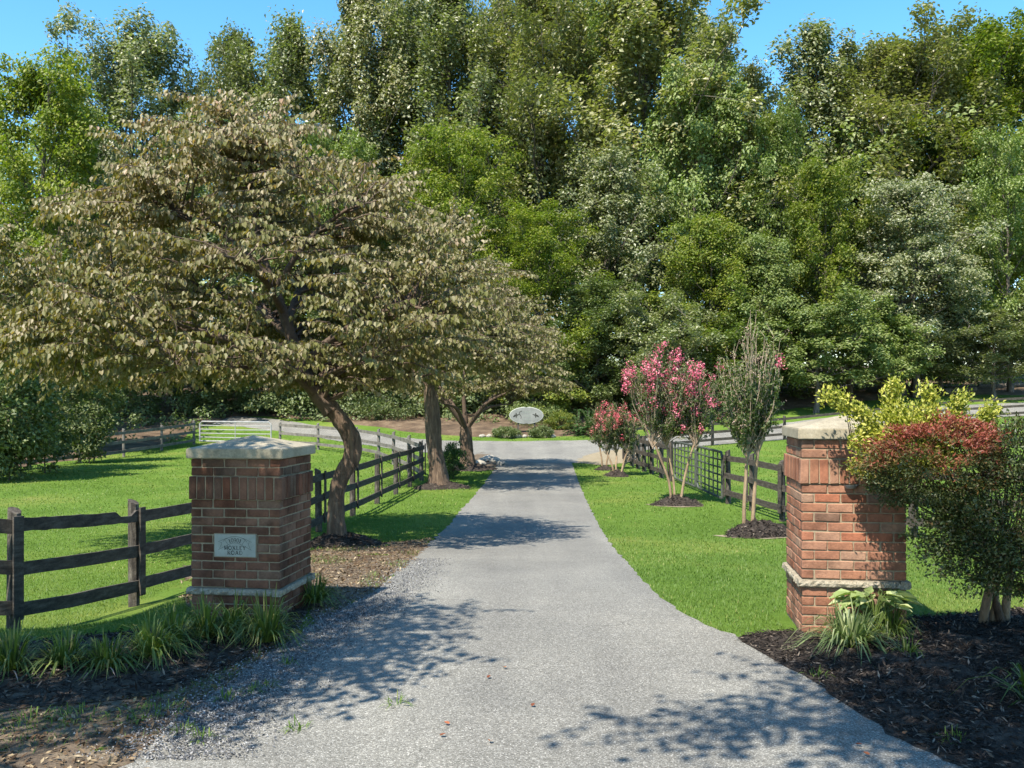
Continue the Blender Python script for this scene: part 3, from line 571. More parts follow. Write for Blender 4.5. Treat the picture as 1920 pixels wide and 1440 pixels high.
# ------------------------------------------------------------------ oval sign
def sign():
    d = 52.6; c = P(987, 779, d); zg = float(T(c[0], d)); t = thing('oval_sign', 'pale oval board sign with two dark horse silhouettes under the trees', 'sign', (c[0], d, zg)); zc = c[2] - zg
    rx, rz = 32 * d / F, 15.6 * d / F; n = 48; th = np.linspace(0, 2 * math.pi, n, endpoint=False)
    def disc(kx, y0, y1):
        mb = MB(); v0 = np.stack([rx * kx * np.cos(th), np.full(n, y0), zc + rz * kx * np.sin(th)], 1); v1 = v0.copy(); v1[:, 1] = y1
        cc = np.array([[0, y0, zc], [0, y1, zc]]); v = np.vstack([v0, v1, cc])
        return mb.add(v, q=[[i, n + i, n + (i + 1) % n, (i + 1) % n] for i in range(n)], t=[[2 * n, (i + 0) % n, (i + 1) % n] for i in range(n)] + [[2 * n + 1, n + (i + 1) % n, n + i] for i in range(n)])
    bd = disc(.955, -.03, .03).build('board', M['signpaint'], t)
    rim = MB(); pth = np.stack([rx * .975 * np.cos(np.append(th, 0)), np.zeros(n + 1), zc + rz * .975 * np.sin(np.append(th, 0))], 1); rim.tube(pth, .035, 6, cap=False); rim.build('rim', M['plaque'], t)
    for s in (-1, 1): MB().box((s * .45, .06, (zc - .2) / 2), (.1, .06, zc + .3)).build('post', M['fence_post'], t)
    horse = [(-.13, -.02), (-.17, -.08), (-.15, -.085), (-.10, -.02), (-.03, -.03), (-.015, -.11), (.01, -.11), (.03, -.03), (.06, .0), (.15, .05), (.14, .075), (.07, .05), (.03, .045), (.01, .12), (-.03, .12), (-.03, .045), (-.10, .03)]
    for s, cx in ((1, -.55 * rx / .93), (-1, .5 * rx / .93)):
        bm = bmesh.new(); vs = [bm.verts.new((cx + s * x * 1.15, -.036, zc + z * 1.15)) for x, z in horse]; f = bm.faces.new(vs); bmesh.ops.triangulate(bm, faces=[f])
        me = bpy.data.meshes.new('horse_silhouette'); bm.to_mesh(me); bm.free(); me.materials.append(M['ink']); link('horse_silhouette', me, bd)
    lm = MB(); strokes_mesh(lm, [([(.02, .23), (-.12, .16), (-.14, .08), (-.06, -.02), (-.02, -.10), (-.05, -.2)], .035)], -.26, zc + .02, 1, -.036); lm.build('swash_letter', M['ink'], bd)
    l2 = MB(); write(l2, 'UMMIT', .08, zc + .13, .13, -.036); write(l2, 'HILL', .06, zc - .07, .13, -.036); write(l2, 'FARM', .04, zc - .27, .12, -.036); l2.build('lettering', M['fadedink'], bd)
sign()
# ------------------------------------------------------------------ woodland trees
UP = np.array([0, 0, 1.]); SUNWARD = -np.array(sd)      # leaves of an outer canopy lean to the light
def clump_leaves(mb, cen, rad, per, size, rng, droop=.3, outward=.8, up=.5, aspect=.62, ctint=None):
    n = len(cen); c = np.repeat(cen, per, 0); r = np.repeat(rad, per, 0); N = len(c)
    d = nrmz(rng.normal(size=(N, 3))); k = rng.random(N)[:, None] ** .45
    p = c + d * np.minimum(k * .72 + np.abs(rng.normal(size=N))[:, None] * .24, 1.35) * r
    nr = nrmz(d * outward + UP * up + SUNWARD * .6 + rng.normal(size=(N, 3)) * .5)
    dr = nrmz(np.cross(nr, rng.normal(size=(N, 3)))) - UP * droop
    L = size * rng.uniform(.65, 1.3, N)
    ct = rng.random(n) if ctint is None else ctint
    leaf_diamond(mb, p - dr * L[:, None] * .4, dr, nr, L, L * aspect, .14, np.clip(.32 * np.repeat(ct, per) + .68 * rng.random(N), 0, 1))
def wood_proto(H, R, seed, h0=.22, limbs=28, subs=6, per=200, size=.26, rise=.9, profile='oval', cl=(.8, .8, .75), trunk_r=None, droop=.3):
    rng = np.random.default_rng(seed); tr = MB(); mb = MB(); tr_r = trunk_r or .0135 * H + .04
    n = 9; zz = np.linspace(0, H * .93, n); wob = np.cumsum(rng.normal(size=(n, 2)), 0) * .012 * H / 3; wob -= wob[0]
    path = np.column_stack([wob, zz]); flare = np.array([1.35] + [1.0] * (n - 1)); tr.tube(path, tr_r * (1 - zz / H * .95) * flare, 8, wob=.05, rng=rng)
    cens = []; rads = []
    for i in range(limbs):
        t = (i + .5) / limbs; h = H * (h0 + (0.94 - h0) * t); az = i * 2.39996 + rng.normal() * .35
        if profile == 'oval': w = math.sin(math.pi * (0.18 + .76 * t)) ** .5
        elif profile == 'cone': w = (1 - t) ** .5 * .9 + .2
        elif profile == 'column': w = (.75 + .25 * math.sin(math.pi * t)) * (1 - .75 * max(0, t - .8) / .2)
        else: w = math.sqrt(1 - max(0, (t - .4) / .66) ** 2) * (.8 if t < .12 else 1)
        Ln = R * w * rng.uniform(.6, 1.25) * (1 + .18 * math.sin(2 * az + seed)); el = rng.uniform(.15, .45) + rise * t * .8
        base = np.array([np.interp(h, zz, path[:, 0]), np.interp(h, zz, path[:, 1]), h - Ln * math.sin(el) * .55])
        base[2] = max(base[2], H * h0 * .6)
        dirv = np.array([math.cos(az) * math.cos(el), math.sin(az) * math.cos(el), math.sin(el)])
        ts = np.linspace(0, 1, 5); lp = base + ts[:, None] * dirv * Ln + UP * (.12 * Ln * ts ** 2)[:, None] + rng.normal(size=(5, 3)) * .03 * Ln * ts[:, None]
        tr.tube(lp, max(.03, tr_r * .42 * (1 - t * .6)) * (1 - .8 * ts), 4, cap=False)
        for j in range(subs):
            f = .3 + .7 * (j + rng.random() * .6) / subs; b = base + f * dirv * Ln + UP * .12 * Ln * f * f
            sdv = nrmz(dirv * .6 + rng.normal(size=3) * .65 + UP * .25); sl = Ln * rng.uniform(.12, .34); e = b + sdv * sl
            tr.tube([b, (b + e) / 2 + rng.normal(size=3) * .03, e], [.03, .02, .008], 3, cap=False)
            cens.append(e); s_ = rng.uniform(.7, 1.25); rads.append(np.array(cl) * s_ * 1.12)
    for k in range(3):
        cens.append(np.array([path[-1, 0], path[-1, 1], H * (.9 + .035 * k)])); rads.append(np.array(cl) * (.8 - .18 * k))
    cens = np.array(cens); rads = np.array(rads)
    clump_leaves(mb, cens, rads, int(per), size, rng, droop, outward=.6, up=.75)
    a = tr.mesh('trunk', True); a.materials.append(M['bark_wood']); b = mb.mesh('crown'); b.materials.append(M['wood_green'])
    vv = np.concatenate(mb.v); return dict(H=float(np.percentile(vv[:, 2], 99.9)), R=float(np.percentile(np.hypot(vv[:, 0], vv[:, 1]), 95)), trunk=a, crown=b)
PROTO = {
 'tall2': wood_proto(28, 7.2, 102, .24, 40, 9, 165, .29, 1.1, 'column', (.85, .85, 1.15)),
 'tall3': wood_proto(27, 9.0, 103, .25, 40, 9, 165, .30, .95, 'dome', (.95, .95, 1.0)),
 'cone': wood_proto(25, 5.2, 104, .2, 36, 7, 130, .28, 1.0, 'cone', (.8, .8, 1.0)),
 'mid1': wood_proto(19, 7.2, 105, .14, 34, 9, 150, .27, .8, 'dome', (.85, .85, .7)),
 'mid2': wood_proto(18, 6.0, 106, .12, 34, 8, 150, .26, .9, 'oval', (.85, .85, .75)),
 'feather': wood_proto(17, 6.4, 107, .18, 32, 9, 170, .21, .85, 'oval', (.95, .95, .5), droop=.5),
 'low1': wood_proto(9, 4.3, 108, .24, 26, 7, 140, .21, .6, 'dome', (.62, .62, .45)),
 'low2': wood_proto(8.5, 3.4, 109, .16, 26, 7, 120, .20, .8, 'oval', (.58, .58, .5)),
}
def wood_tree(name, label, proto, u, vtop, halfw, d, mat, group='woodland trees behind the crossing road', seed=0, base=None):
    pr_ = PROTO[proto]; halfw = halfw * (1.6 if proto[:4] in ('tall', 'cone') else 1.15); x = (u - 960) / F * d; z = float(T(x, d)) - .05; Ht = EYE + (HOR - vtop) / F * d - z; Rt = halfw / F * d
    t = thing(name, label, 'tree', (x, d, z), seed * 1.7, group)
    sx = Rt / pr_['R']; sz = Ht / pr_['H']; t.scale = (sx, sx, sz)
    a = link('trunk', pr_['trunk'], t)
    c = link('crown', pr_['crown'], t); c.material_slots[0].link = 'OBJECT'; c.material_slots[0].material = M[mat]
    return t
WOODS = [
 # skyline
 ('tall_tree', 'dark rounded tall tree whose top stands alone against the sky, above the yellow-green tree', 'tall3', 240, 42, 118, 80, 'wood_grey'),
 ('tall_tree', 'slim grey-green tall tree rising just behind the top of the big sage crown', 'tall2', 445, 55, 72, 82, 'wood_grey'),
 ('tall_tree', 'pale grey-green tall tree beside the gap in the skyline, behind the sage crown', 'tall2', 545, 38, 85, 80, 'wood_grey'),
 ('tall_tree', 'very tall loose poplar cut off by the picture top, first of the high skyline row', 'tall2', 672, -40, 90, 78, 'wood_olive'),
 ('tall_tree', 'very tall narrow poplar above the yellow-green feathery tree', 'tall2', 845, -45, 105, 79, 'wood_grey'),
 ('tall_tree', 'very tall olive poplar above the oval sign', 'tall2', 1010, -45, 100, 77, 'wood_olive'),
 ('tall_tree', 'broad olive brown topped tall tree ending the high skyline before the blue gap', 'tall3', 1225, -30, 158, 76, 'wood_olive'),
 ('tall_tree', 'narrow pointed tall tree standing alone beside the blue gap', 'cone', 1525, 38, 88, 80, 'wood_grey'),
 ('tall_tree', 'brownish tall tree between the pointed tree and the yellowish corner tree', 'tall3', 1690, 52, 130, 79, 'wood_olive'),
 ('tall_tree', 'yellowish tall tree filling the upper corner of the picture', 'tall3', 1885, 40, 120, 78, 'wood_yellow'),
 ('tall_tree', 'tall olive tree filling the skyline between the first two high poplars', 'tall3', 765, -15, 80, 88, 'wood_olive'),
 ('tall_tree', 'tall grey-green tree filling the skyline just before the poplar over the sign', 'tall3', 925, -20, 80, 88, 'wood_grey'),
 ('tall_tree', 'tall green tree filling the skyline between the sign poplar and the broad olive tree', 'tall3', 1110, -25, 85, 88, 'wood_green'),
 ('tall_tree', 'shorter tall tree sloping down into the blue gap of the skyline', 'tall3', 1330, 30, 70, 86, 'wood_olive'),
 ('tall_tree', 'tall olive tree joining the pointed tree to the brownish one', 'tall3', 1605, 95, 75, 87, 'wood_olive'),
 ('tall_tree', 'tall grey-green tree joining the brownish tree to the yellowish corner tree', 'tall3', 1795, 70, 75, 87, 'wood_grey'),
 ('thin_tree', 'thin narrow tree standing in the blue gap of the skyline', 'cone', 1415, 120, 48, 72, 'wood_olive'),
 # middle
 ('feathery_tree', 'bright yellow-green feathery tree at the picture edge behind the sage crown', 'feather', 75, 108, 150, 52, 'wood_yellow'),
 ('leafy_tree', 'grey-green tree half hidden between the yellow-green tree and the sage crown', 'mid2', 170, 235, 95, 60, 'wood_grey'),
 ('feathery_tree', 'bright yellow-green feathery tree seen over the slope of the sage crown', 'feather', 845, 245, 118, 64, 'wood_yellow'),
 ('feathery_tree', 'lower yellow-green feathery tree above the oval sign', 'feather', 1005, 385, 108, 60, 'wood_yellow'),
 ('leafy_tree', 'fresh green broad tree in front of the olive topped tall tree', 'mid1', 1295, 122, 140, 70, 'wood_green'),
 ('leafy_tree', 'dark grey-green tree to the side of the feathery yellow trees, over the fern bush', 'mid2', 1130, 280, 115, 66, 'wood_grey'),
 ('leafy_tree', 'fresh green tree under the pointed skyline tree', 'mid2', 1460, 190, 85, 68, 'wood_green'),
 ('leafy_tree', 'yellowish tree in the middle of the wood, over the near crape myrtle', 'mid1', 1545, 298, 118, 63, 'wood_yellow'),
 ('leafy_tree', 'pale grey-green layered tree over the sunlit brick pillar', 'feather', 1720, 335, 122, 62, 'wood_grey'),
 ('leafy_tree', 'light green tree at the picture edge over the red shrub', 'mid1', 1895, 245, 110, 64, 'wood_green'),
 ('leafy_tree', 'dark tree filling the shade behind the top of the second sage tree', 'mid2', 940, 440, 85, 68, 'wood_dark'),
 ('leafy_tree', 'olive yellow tree behind the flowering pink crape myrtle', 'mid2', 1335, 400, 95, 61, 'wood_yellow'),
 ('leafy_tree', 'green tree between the olive yellow tree and the near crape myrtle', 'mid2', 1420, 440, 95, 62, 'wood_green'),
 # edge of the wood
 ('understory_tree', 'dark leafy tree over the fern bush beside the oval sign', 'mid2', 1120, 520, 95, 58, 'wood_dark'),
 ('understory_tree', 'grey-green leafy tree directly behind the flowering pink crape myrtle', 'low1', 1240, 540, 95, 57, 'wood_grey'),
 ('understory_tree', 'bright green low tree with dark trunk behind the near crape myrtle', 'low1', 1530, 540, 108, 58, 'wood_green'),
 ('understory_tree', 'low green tree with pale forked trunk above the sunlit pillar cap', 'low1', 1662, 560, 90, 60, 'wood_green'),
 ('understory_tree', 'light green low tree with straight grey trunk near the picture edge over the red shrub', 'low1', 1865, 560, 92, 61, 'wood_grey'),
 ('understory_tree', 'slender understory tree between the forked trunk and the straight grey trunk', 'low2', 1765, 545, 75, 64, 'wood_dark'),
 ('understory_tree', 'light green small tree hanging over the oval sign', 'low2', 1000, 610, 78, 57, 'wood_yellow'),
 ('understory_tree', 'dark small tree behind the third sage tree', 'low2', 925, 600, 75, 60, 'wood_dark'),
 ('understory_tree', 'green small tree filling the edge of the wood behind the far black fence', 'low2', 1390, 570, 80, 59, 'wood_green'),
 ('understory_tree', 'dark small tree in the shade between the pink crape myrtle and the fern bush', 'low2', 1175, 620, 60, 60, 'wood_dark'),
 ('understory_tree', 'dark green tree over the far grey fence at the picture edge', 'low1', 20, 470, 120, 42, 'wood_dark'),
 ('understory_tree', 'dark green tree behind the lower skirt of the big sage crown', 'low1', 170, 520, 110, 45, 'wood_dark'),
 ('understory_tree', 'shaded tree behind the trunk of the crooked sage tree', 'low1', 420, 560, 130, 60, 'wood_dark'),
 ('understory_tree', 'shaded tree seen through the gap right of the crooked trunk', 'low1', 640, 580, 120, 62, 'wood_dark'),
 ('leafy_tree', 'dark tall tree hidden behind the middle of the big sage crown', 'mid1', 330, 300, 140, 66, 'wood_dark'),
 ('leafy_tree', 'green tall tree behind the shoulder of the big sage crown', 'mid1', 640, 250, 130, 68, 'wood_green'),
]
for i, w in enumerate(WOODS): wood_tree(*w, seed=i + 1)
# bare trunks standing at the wood edge
for k, (u, v0, lean, r, lab) in enumerate([(1594, 756, -6, .20, 'pale bare trunk just over the sunlit pillar cap apex'), (1654, 760, -4, .26, 'left stem of the pair of pale trunks behind the yellow shrub'), (1672, 758, 12, .2, 'leaning stem of the pair of pale trunks behind the yellow shrub'),
                                           (1686, 756, 6, .42, 'thickest grey trunk behind the yellow variegated shrub'), (1712, 750, 14, .17, 'slim leaning trunk right of the thickest grey trunk'), (1070, 745, 4, .3, 'dark trunk in the deep shade right of the oval sign')]):
    d = 63.0; x = (u - 960) / F * d; z = float(T(x, d)); t = thing('bare_trunk', lab, 'tree', (x, d, z - .1), 0, 'bare trunks at the wood edge')
    hh = 8.5; rr = np.random.default_rng(k); zz = np.linspace(0, hh, 7); mb = MB(); mb.tube(np.column_stack([lean / F * d * zz / 4 * .6 + rr.normal(size=7) * .03, rr.normal(size=7) * .05, zz]), r * np.linspace(1.15, .4, 7), 8, wob=.05, rng=rr); mb.build('trunk', M['bark_wood'], t, smooth=True)
    bb = MB()
    for q in range(7):
        h = 3.5 + q * .75; a = rr.random() * 6.3; e = np.array([math.cos(a), math.sin(a), .7]) * rr.uniform(.8, 1.8); b0 = np.array([lean / F * d * h / 4 * .6, 0, h]); bb.tube([b0, b0 + e * .5, b0 + e], [.05, .03, .01], 4)
    bb.build('branches', M['bark_wood'], t)
# deep mass of foliage behind
rng = np.random.default_rng(77); n = 2300; xs = rng.uniform(-62, 62, n); ys = rng.uniform(74, 96, n); hz = rng.random(n) ** .85 * 21
dm = MB(); clump_leaves(dm, np.column_stack([xs, ys, T(xs, ys) + hz + .3]), np.tile([1.7, 1.7, 1.2], (n, 1)) * rng.uniform(.7, 1.3, (n, 1)), 62, .48, rng)
dm.build('woodland_foliage', M['wood_green'], kind='stuff')['label'] = 'deep dark mass of woodland foliage behind the trees'
# low undergrowth along the edge of the wood
n = 520; xs = rng.uniform(-30, 38, n); ys = np.where(xs < -17, rng.uniform(40, 62, n), np.interp(xs, [-17, -4, 0, 8, 20, 38], [60, 57, 56, 58, 63, 66]) + rng.random(n) * 8)
keep = ~((xs > 9) & (rng.random(n) < .45)); xs = xs[keep]; ys = ys[keep]; n = len(xs)
k2 = 640; xs = np.append(xs, rng.uniform(-27, 5, k2)); ys = np.append(ys, np.where(rng.random(k2) < .55, rng.uniform(57, 60, k2), rng.uniform(60, 67, k2))); n = len(xs); hz = np.append(rng.random(n - k2) * 1.3, rng.random(k2) * 4.0)
ug = MB(); clump_leaves(ug, np.column_stack([xs, ys, T(xs, ys) + hz]), np.tile([.8, .8, .6], (n, 1)) * rng.uniform(.5, 1.2, (n, 1)), 64, .2, rng)
ug.build('undergrowth', M['wood_dark'], kind='stuff')['label'] = 'low green undergrowth along the edge of the wood'

# ------------------------------------------------------------------ sage leaved trees along the drive
def sage_tree(label, base, trunk, tr_r, limbs, cc, rx, ry, ht, hb, seed, nbr, leaf=.105, twig_step=.115, trunk_tint=None, maxleaf=40000, keep=None, mound=False, simple=False, sp=.052):
    """base: world base; trunk, limbs: lists of local polylines (points, radii); cc: crown centre (local); envelope half axes"""
    rng = np.random.default_rng(seed); t = thing('sage_tree', label, 'tree', base, 0, 'broad drooping trees along the drive')
    tm = MB(); tp = catmull(trunk, 5); rr = np.interp(np.linspace(0, 1, len(tp)), np.linspace(0, 1, len(tr_r)), tr_r)
    # fluted trunk: bundles of ridges
    sides = 20; n0 = len(tp); ph = rng.uniform(0, 6.28, 3)
    tan = nrmz(np.gradient(tp, axis=0)); a = nrmz(np.cross(tan, [0, 1., 0.05])); b = np.cross(tan, a); th = np.linspace(0, 2 * math.pi, sides, endpoint=False)
    ridg = 1 + .10 * np.sin(3 * th[None] + ph[0] + np.linspace(0, 2.5, n0)[:, None]) + .07 * np.sin(7 * th[None] + ph[1] - np.linspace(0, 2, n0)[:, None]) + .03 * rng.normal(size=(n0, sides))
    ring = tp[:, None] + (rr[:, None] * ridg)[..., None] * (np.cos(th)[None, :, None] * a[:, None] + np.sin(th)[None, :, None] * b[:, None])
    id_ = np.arange(n0 * sides).reshape(n0, sides); nx = np.roll(id_, -1, 1)
    tm.add(ring.reshape(-1, 3), q=np.stack([id_[:-1], nx[:-1], nx[1:], id_[1:]], -1).reshape(-1, 4)); tm.build('trunk', M['bark'], t, smooth=True)
    bm_ = MB(); nodes = []; nrad = []
    for pts, r0, r1 in limbs:
        lp = catmull(pts, 6); r_ = np.linspace(r0, r1, len(lp)); bm_.tube(lp, r_, 8, wob=.06, rng=rng); nodes.append(lp[2:]); nrad.append(r_[2:])
    nodes = np.concatenate(nodes); nrad = np.concatenate(nrad)
    # shell targets
    k = np.arange(nbr) + .5; ph_ = k * 2.39996; cz_ = rng.permutation(np.linspace(-.55, 1, nbr)); ring_ = np.where(cz_ > 0, (1 - np.clip(cz_, 0, 1) ** 1.4 * .96) ** .68, np.sqrt(1 - cz_ ** 2 * .98)); jit = rng.uniform(.55, 1.06, nbr)
    tg = np.column_stack([cc[0] + rx * ring_ * np.cos(ph_) * jit, cc[1] + ry * ring_ * np.sin(ph_) * jit, cc[2] + np.where(cz_ > 0, ht * cz_, hb * -cz_ * -1.8) * np.where(cz_ > 0, jit, 1)])
    if keep is not None: tg = tg[keep(tg + np.array(base))]
    P_, D_, S_, tipz = [], [], [], []
    for g in tg:
        dv = nodes - g; cost = np.linalg.norm(dv * np.array([1, 1, 1.5]), axis=1) + np.where(nodes[:, 2] > g[2] - .1, 1.5, 0); j = int(np.argmin(cost)); s0 = nodes[j]
        mid = s0 * .5 + g * .5 + UP * (.22 * np.linalg.norm(g - s0)) * .9 + rng.normal(size=3) * .08
        ts = np.linspace(0, 1, 9)[:, None]; bp = (1 - ts) ** 2 * s0 + 2 * ts * (1 - ts) * mid + ts ** 2 * g; bp[1:-1] += rng.normal(size=(7, 3)) * .025
        bm_.tube(bp, np.linspace(min(nrad[j] * .55, .035), .006, 9), 5, cap=False)
        Ln = np.linalg.norm(np.diff(bp, axis=0), axis=1).sum(); st = max(.28, 1 - 2.1 / Ln); m = max(4, int(Ln * (1 - st) / twig_step))
        for f in np.linspace(st, 1, m):
            q = f * 8; i0 = min(int(q), 7); p0 = bp[i0] + (q - i0) * (bp[i0 + 1] - bp[i0]); tn = bp[i0 + 1] - bp[i0]; tn = tn / (np.linalg.norm(tn) + 1e-9)
            sdv = np.cross(tn, UP); sdv = sdv / (np.linalg.norm(sdv) + 1e-9) * (1 if rng.random() < .5 else -1)
            dv_ = sdv * rng.uniform(.4, 1.0) + tn * rng.uniform(.3, .9) + UP * rng.uniform(-.15, .3); dv_ /= np.linalg.norm(dv_)
            ln = rng.uniform(.25, .62); P_.append(p0); D_.append(dv_); S_.append(ln)
    P_ = np.array(P_); D_ = np.array(D_); S_ = np.array(S_)
    if keep is not None:
        kk = keep(P_ + D_ * S_[:, None] + np.array(base), .12); P_, D_, S_ = P_[kk], D_[kk], S_[kk]
    # twigs as thin arching prisms
    ts = np.array([0, 1.])
    tw = P_[:, None] + D_[:, None] * (S_[:, None] * ts)[..., None] - UP * (.20 * S_[:, None] * ts ** 2)[..., None]
    s1 = nrmz(np.cross(D_, UP)); rad = np.array([.0055, .002])
    tri = np.stack([s1, -s1 * .5 + UP * .86, -s1 * .5 - UP * .86], 1)
    v = (tw[:, :, None] + tri[:, None] * rad[None, :, None, None]).reshape(-1, 3); nb = np.arange(len(P_))[:, None] * 6
    q = np.concatenate([nb + [r * 3 + c, r * 3 + (c + 1) % 3, r * 3 + 3 + (c + 1) % 3, r * 3 + 3 + c] for r in range(1) for c in range(3)])
    bm_.add(v, q=q); bm_.build('branches', M['twig'] if trunk_tint is None else trunk_tint, t, smooth=True)
    # hanging leaves in two rows along each twig
    cnt = np.maximum(3, (S_ / sp).astype(int)); id_ = np.repeat(np.arange(len(P_)), cnt); order = np.concatenate([np.arange(c) for c in cnt]); f = (order + .6) / cnt[id_]
    pp = P_[id_] + D_[id_] * (S_[id_] * f)[:, None] - UP * (.20 * S_[id_] * f ** 2)[:, None]; N = len(pp)
    sg = np.where(order % 2 == 0, 1, -1)[:, None]; side = s1[id_] * sg
    dl = nrmz(-UP * rng.uniform(.6, 1.5, N)[:, None] + side * rng.uniform(.25, .9, N)[:, None] + D_[id_] * rng.uniform(0, .6, N)[:, None] + rng.normal(size=(N, 3)) * .22)
    nr = nrmz(UP * .55 + side * .6 + D_[id_] * .3 + rng.normal(size=(N, 3)) * .45)
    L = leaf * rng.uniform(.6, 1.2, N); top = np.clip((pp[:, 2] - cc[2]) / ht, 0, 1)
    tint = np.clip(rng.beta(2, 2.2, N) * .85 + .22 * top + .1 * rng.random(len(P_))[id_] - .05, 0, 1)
    lm = MB(); (leaf_diamond(lm, pp + dl * .02, dl, nr, L, L * .78, .18, tint) if simple else leaf_heart(lm, pp + dl * .02, dl, nr, L, L * .74, .22, .1, tint)); lm.build('crown', M['katsura'], t)
    return t, N
b1 = G(632, 1022); s1_ = b1[1] / F
def loc1(u, v, dy=0): return np.array([(u - 960) * s1_ * (1 + dy / b1[1]) - b1[0], dy, EYE - (v - HOR) * s1_ * (1 + dy / b1[1]) - b1[2]])
trunk1 = [loc1(*p) for p in [(634, 1036), (632, 1010), (630, 970), (632, 925), (642, 890), (660, 858), (661, 825), (640, 788), (612, 755)]]
rt = [.22, .16, .132, .122, .13, .142, .142, .13, .11]
limbs1 = [([loc1(*p) for p in [(622, 772), (588, 728), (560, 680), (544, 625), (522, 560), (497, 490), (478, 400, .2), (470, 310, .3)]], .15, .02),
 ([loc1(*p) for p in [(565, 690), (610, 645, -.2), (680, 600, -.4), (760, 575, -.6), (830, 590, -.8)]], .085, .015),
 ([loc1(*p) for p in [(600, 745), (540, 690, -.3), (440, 640, -.6), (330, 615, -.7), (190, 600, -.6), (90, 600, -.4)]], .10, .015),
 ([loc1(*p) for p in [(545, 630), (480, 580, .6), (400, 560, 1.5), (310, 560, 2.3)]], .07, .012),
 ([loc1(*p) for p in [(540, 610), (560, 550, 1.0), (610, 520, 2.0), (680, 510, 2.8)]], .07, .012),
 ([loc1(*p) for p in [(530, 585), (500, 530, -.8), (450, 490, -1.7), (420, 480, -2.6)]], .065, .012),
 ([loc1(*p) for p in [(515, 545), (570, 460, -.4), (640, 400, -.7), (690, 380, -1)]], .06, .012),
 ([loc1(*p) for p in [(508, 520), (430, 450, -.2), (340, 400, -.3), (260, 380, -.2)]], .06, .012),
 ([loc1(*p) for p in [(590, 720), (640, 690, -1.0), (690, 680, -1.9)]], .05, .01), ([loc1(*p) for p in [(585, 715), (520, 690, -1.0), (430, 690, -1.9), (330, 690, -2.4)]], .06, .01)]
cc1 = loc1(447, 590)
t1, n1 = sage_tree('big sage leaved tree with crooked leaning trunk beside the plaque pillar', b1, trunk1, rt, limbs1, cc1, 4.15, 3.1, (590 - 192) * s1_, 1.12, 21, 500, twig_step=.085, sp=.042, leaf=.088)
b2 = G(825, 915); b3 = G(877, 880)
def straight(base, u0, pts, r):
    s = base[1] / F; return [np.array([(u - 960) * s - base[0], 0, EYE - (v - HOR) * s - base[2]]) for u, v in pts]
def gen_limbs(top, rng, n, R, Ht):
    out = []
    for i in range(n):
        a = i * 2 * math.pi / n + rng.normal() * .3; e = top + np.array([math.cos(a) * R, math.sin(a) * R, Ht * rng.uniform(.25, .75)])
        out.append(([top - UP * .1, top * .65 + e * .35 + UP * .3, top * .3 + e * .7 + UP * .2, e], .09, .015))
    out.append(([top - UP * .1, top + UP * Ht * .4 + rng.normal(size=3) * .1, top + UP * Ht * .85], .1, .02)); return out
tr2 = straight(b2, 825, [(826, 922), (824, 905), (820, 872), (814, 840), (811, 800), (808, 755), (806, 720)], 0); r_2 = [.42, .30, .235, .215, .23, .2, .16]
rg = np.random.default_rng(3)
t2, n2 = sage_tree('middle sage leaved tree of the drive, its trunk beside the fence end', b2, tr2, r_2, gen_limbs(tr2[-1], rg, 7, 2.2, 3.0), tr2[-1] + np.array([.25, 0, 1.3]), 3.5, 3.3, 3.7, .9, 22, 330, leaf=.11, twig_step=.11, simple=True)
tr3 = straight(b3, 877, [(878, 886), (876, 872), (875, 850), (874, 825), (874, 800)], 0); r_3 = [.46, .30, .24, .23, .2]
t3, n3 = sage_tree('farthest sage leaved tree of the drive, nearest the crossing road', b3, tr3, r_3, gen_limbs(tr3[-1], rg, 7, 2.4, 3.2), tr3[-1] + np.array([.45, .3, 1.75]), 3.6, 3.4, 3.7, .45, 23, 320, leaf=.12, twig_step=.12, simple=True)
# the next tree of the row, beside the camera, and one on the other side: out of frame, their shade falls on the drive
def outside(w, m=.35): return ~((np.abs(w[:, 0]) < .540 * w[:, 1] + m) & (w[:, 2] - EYE < .425 * w[:, 1] + m))
b4 = np.array([-5.8, 3.4, float(T(-5.8, 3.4))]); tr4 = [np.array(p) for p in ((0, 0, -.1), (0, 0, .6), (.05, 0, 1.4), (0, .1, 2.3), (.1, .1, 3.0))]
t4, n4 = sage_tree('sage leaved tree standing beside the viewer, shading the plaque pillar', b4, tr4, [.4, .28, .22, .2, .15], gen_limbs(tr4[-1], rg, 8, 2.2, 2.4), np.array([1.1, 1.5, 4.3]), 3.0, 2.0, 2.4, .5, 24, 330, twig_step=.10, keep=outside, simple=True, sp=.06, leaf=.115)
b5 = np.array([6.0, .4, .02]); tr5 = [np.array(p) for p in ((0, 0, -.1), (0, 0, .8), (-.05, 0, 2.0), (-.1, .1, 3.4), (-.2, .1, 4.4))]
t5, n5 = sage_tree('tall sage leaved tree behind the viewer, shading the mulch bed and near drive', b5, tr5, [.4, .28, .24, .2, .16], gen_limbs(tr5[-1], rg, 8, 2.6, 2.8), np.array([-3.7, 1.5, 5.7]), 4.0, 2.5, 1.8, .5, 25, 240, twig_step=.12, sp=.06, leaf=.115, keep=outside, simple=True)
print('sage leaves', n1, n2, n3, n4, n5)

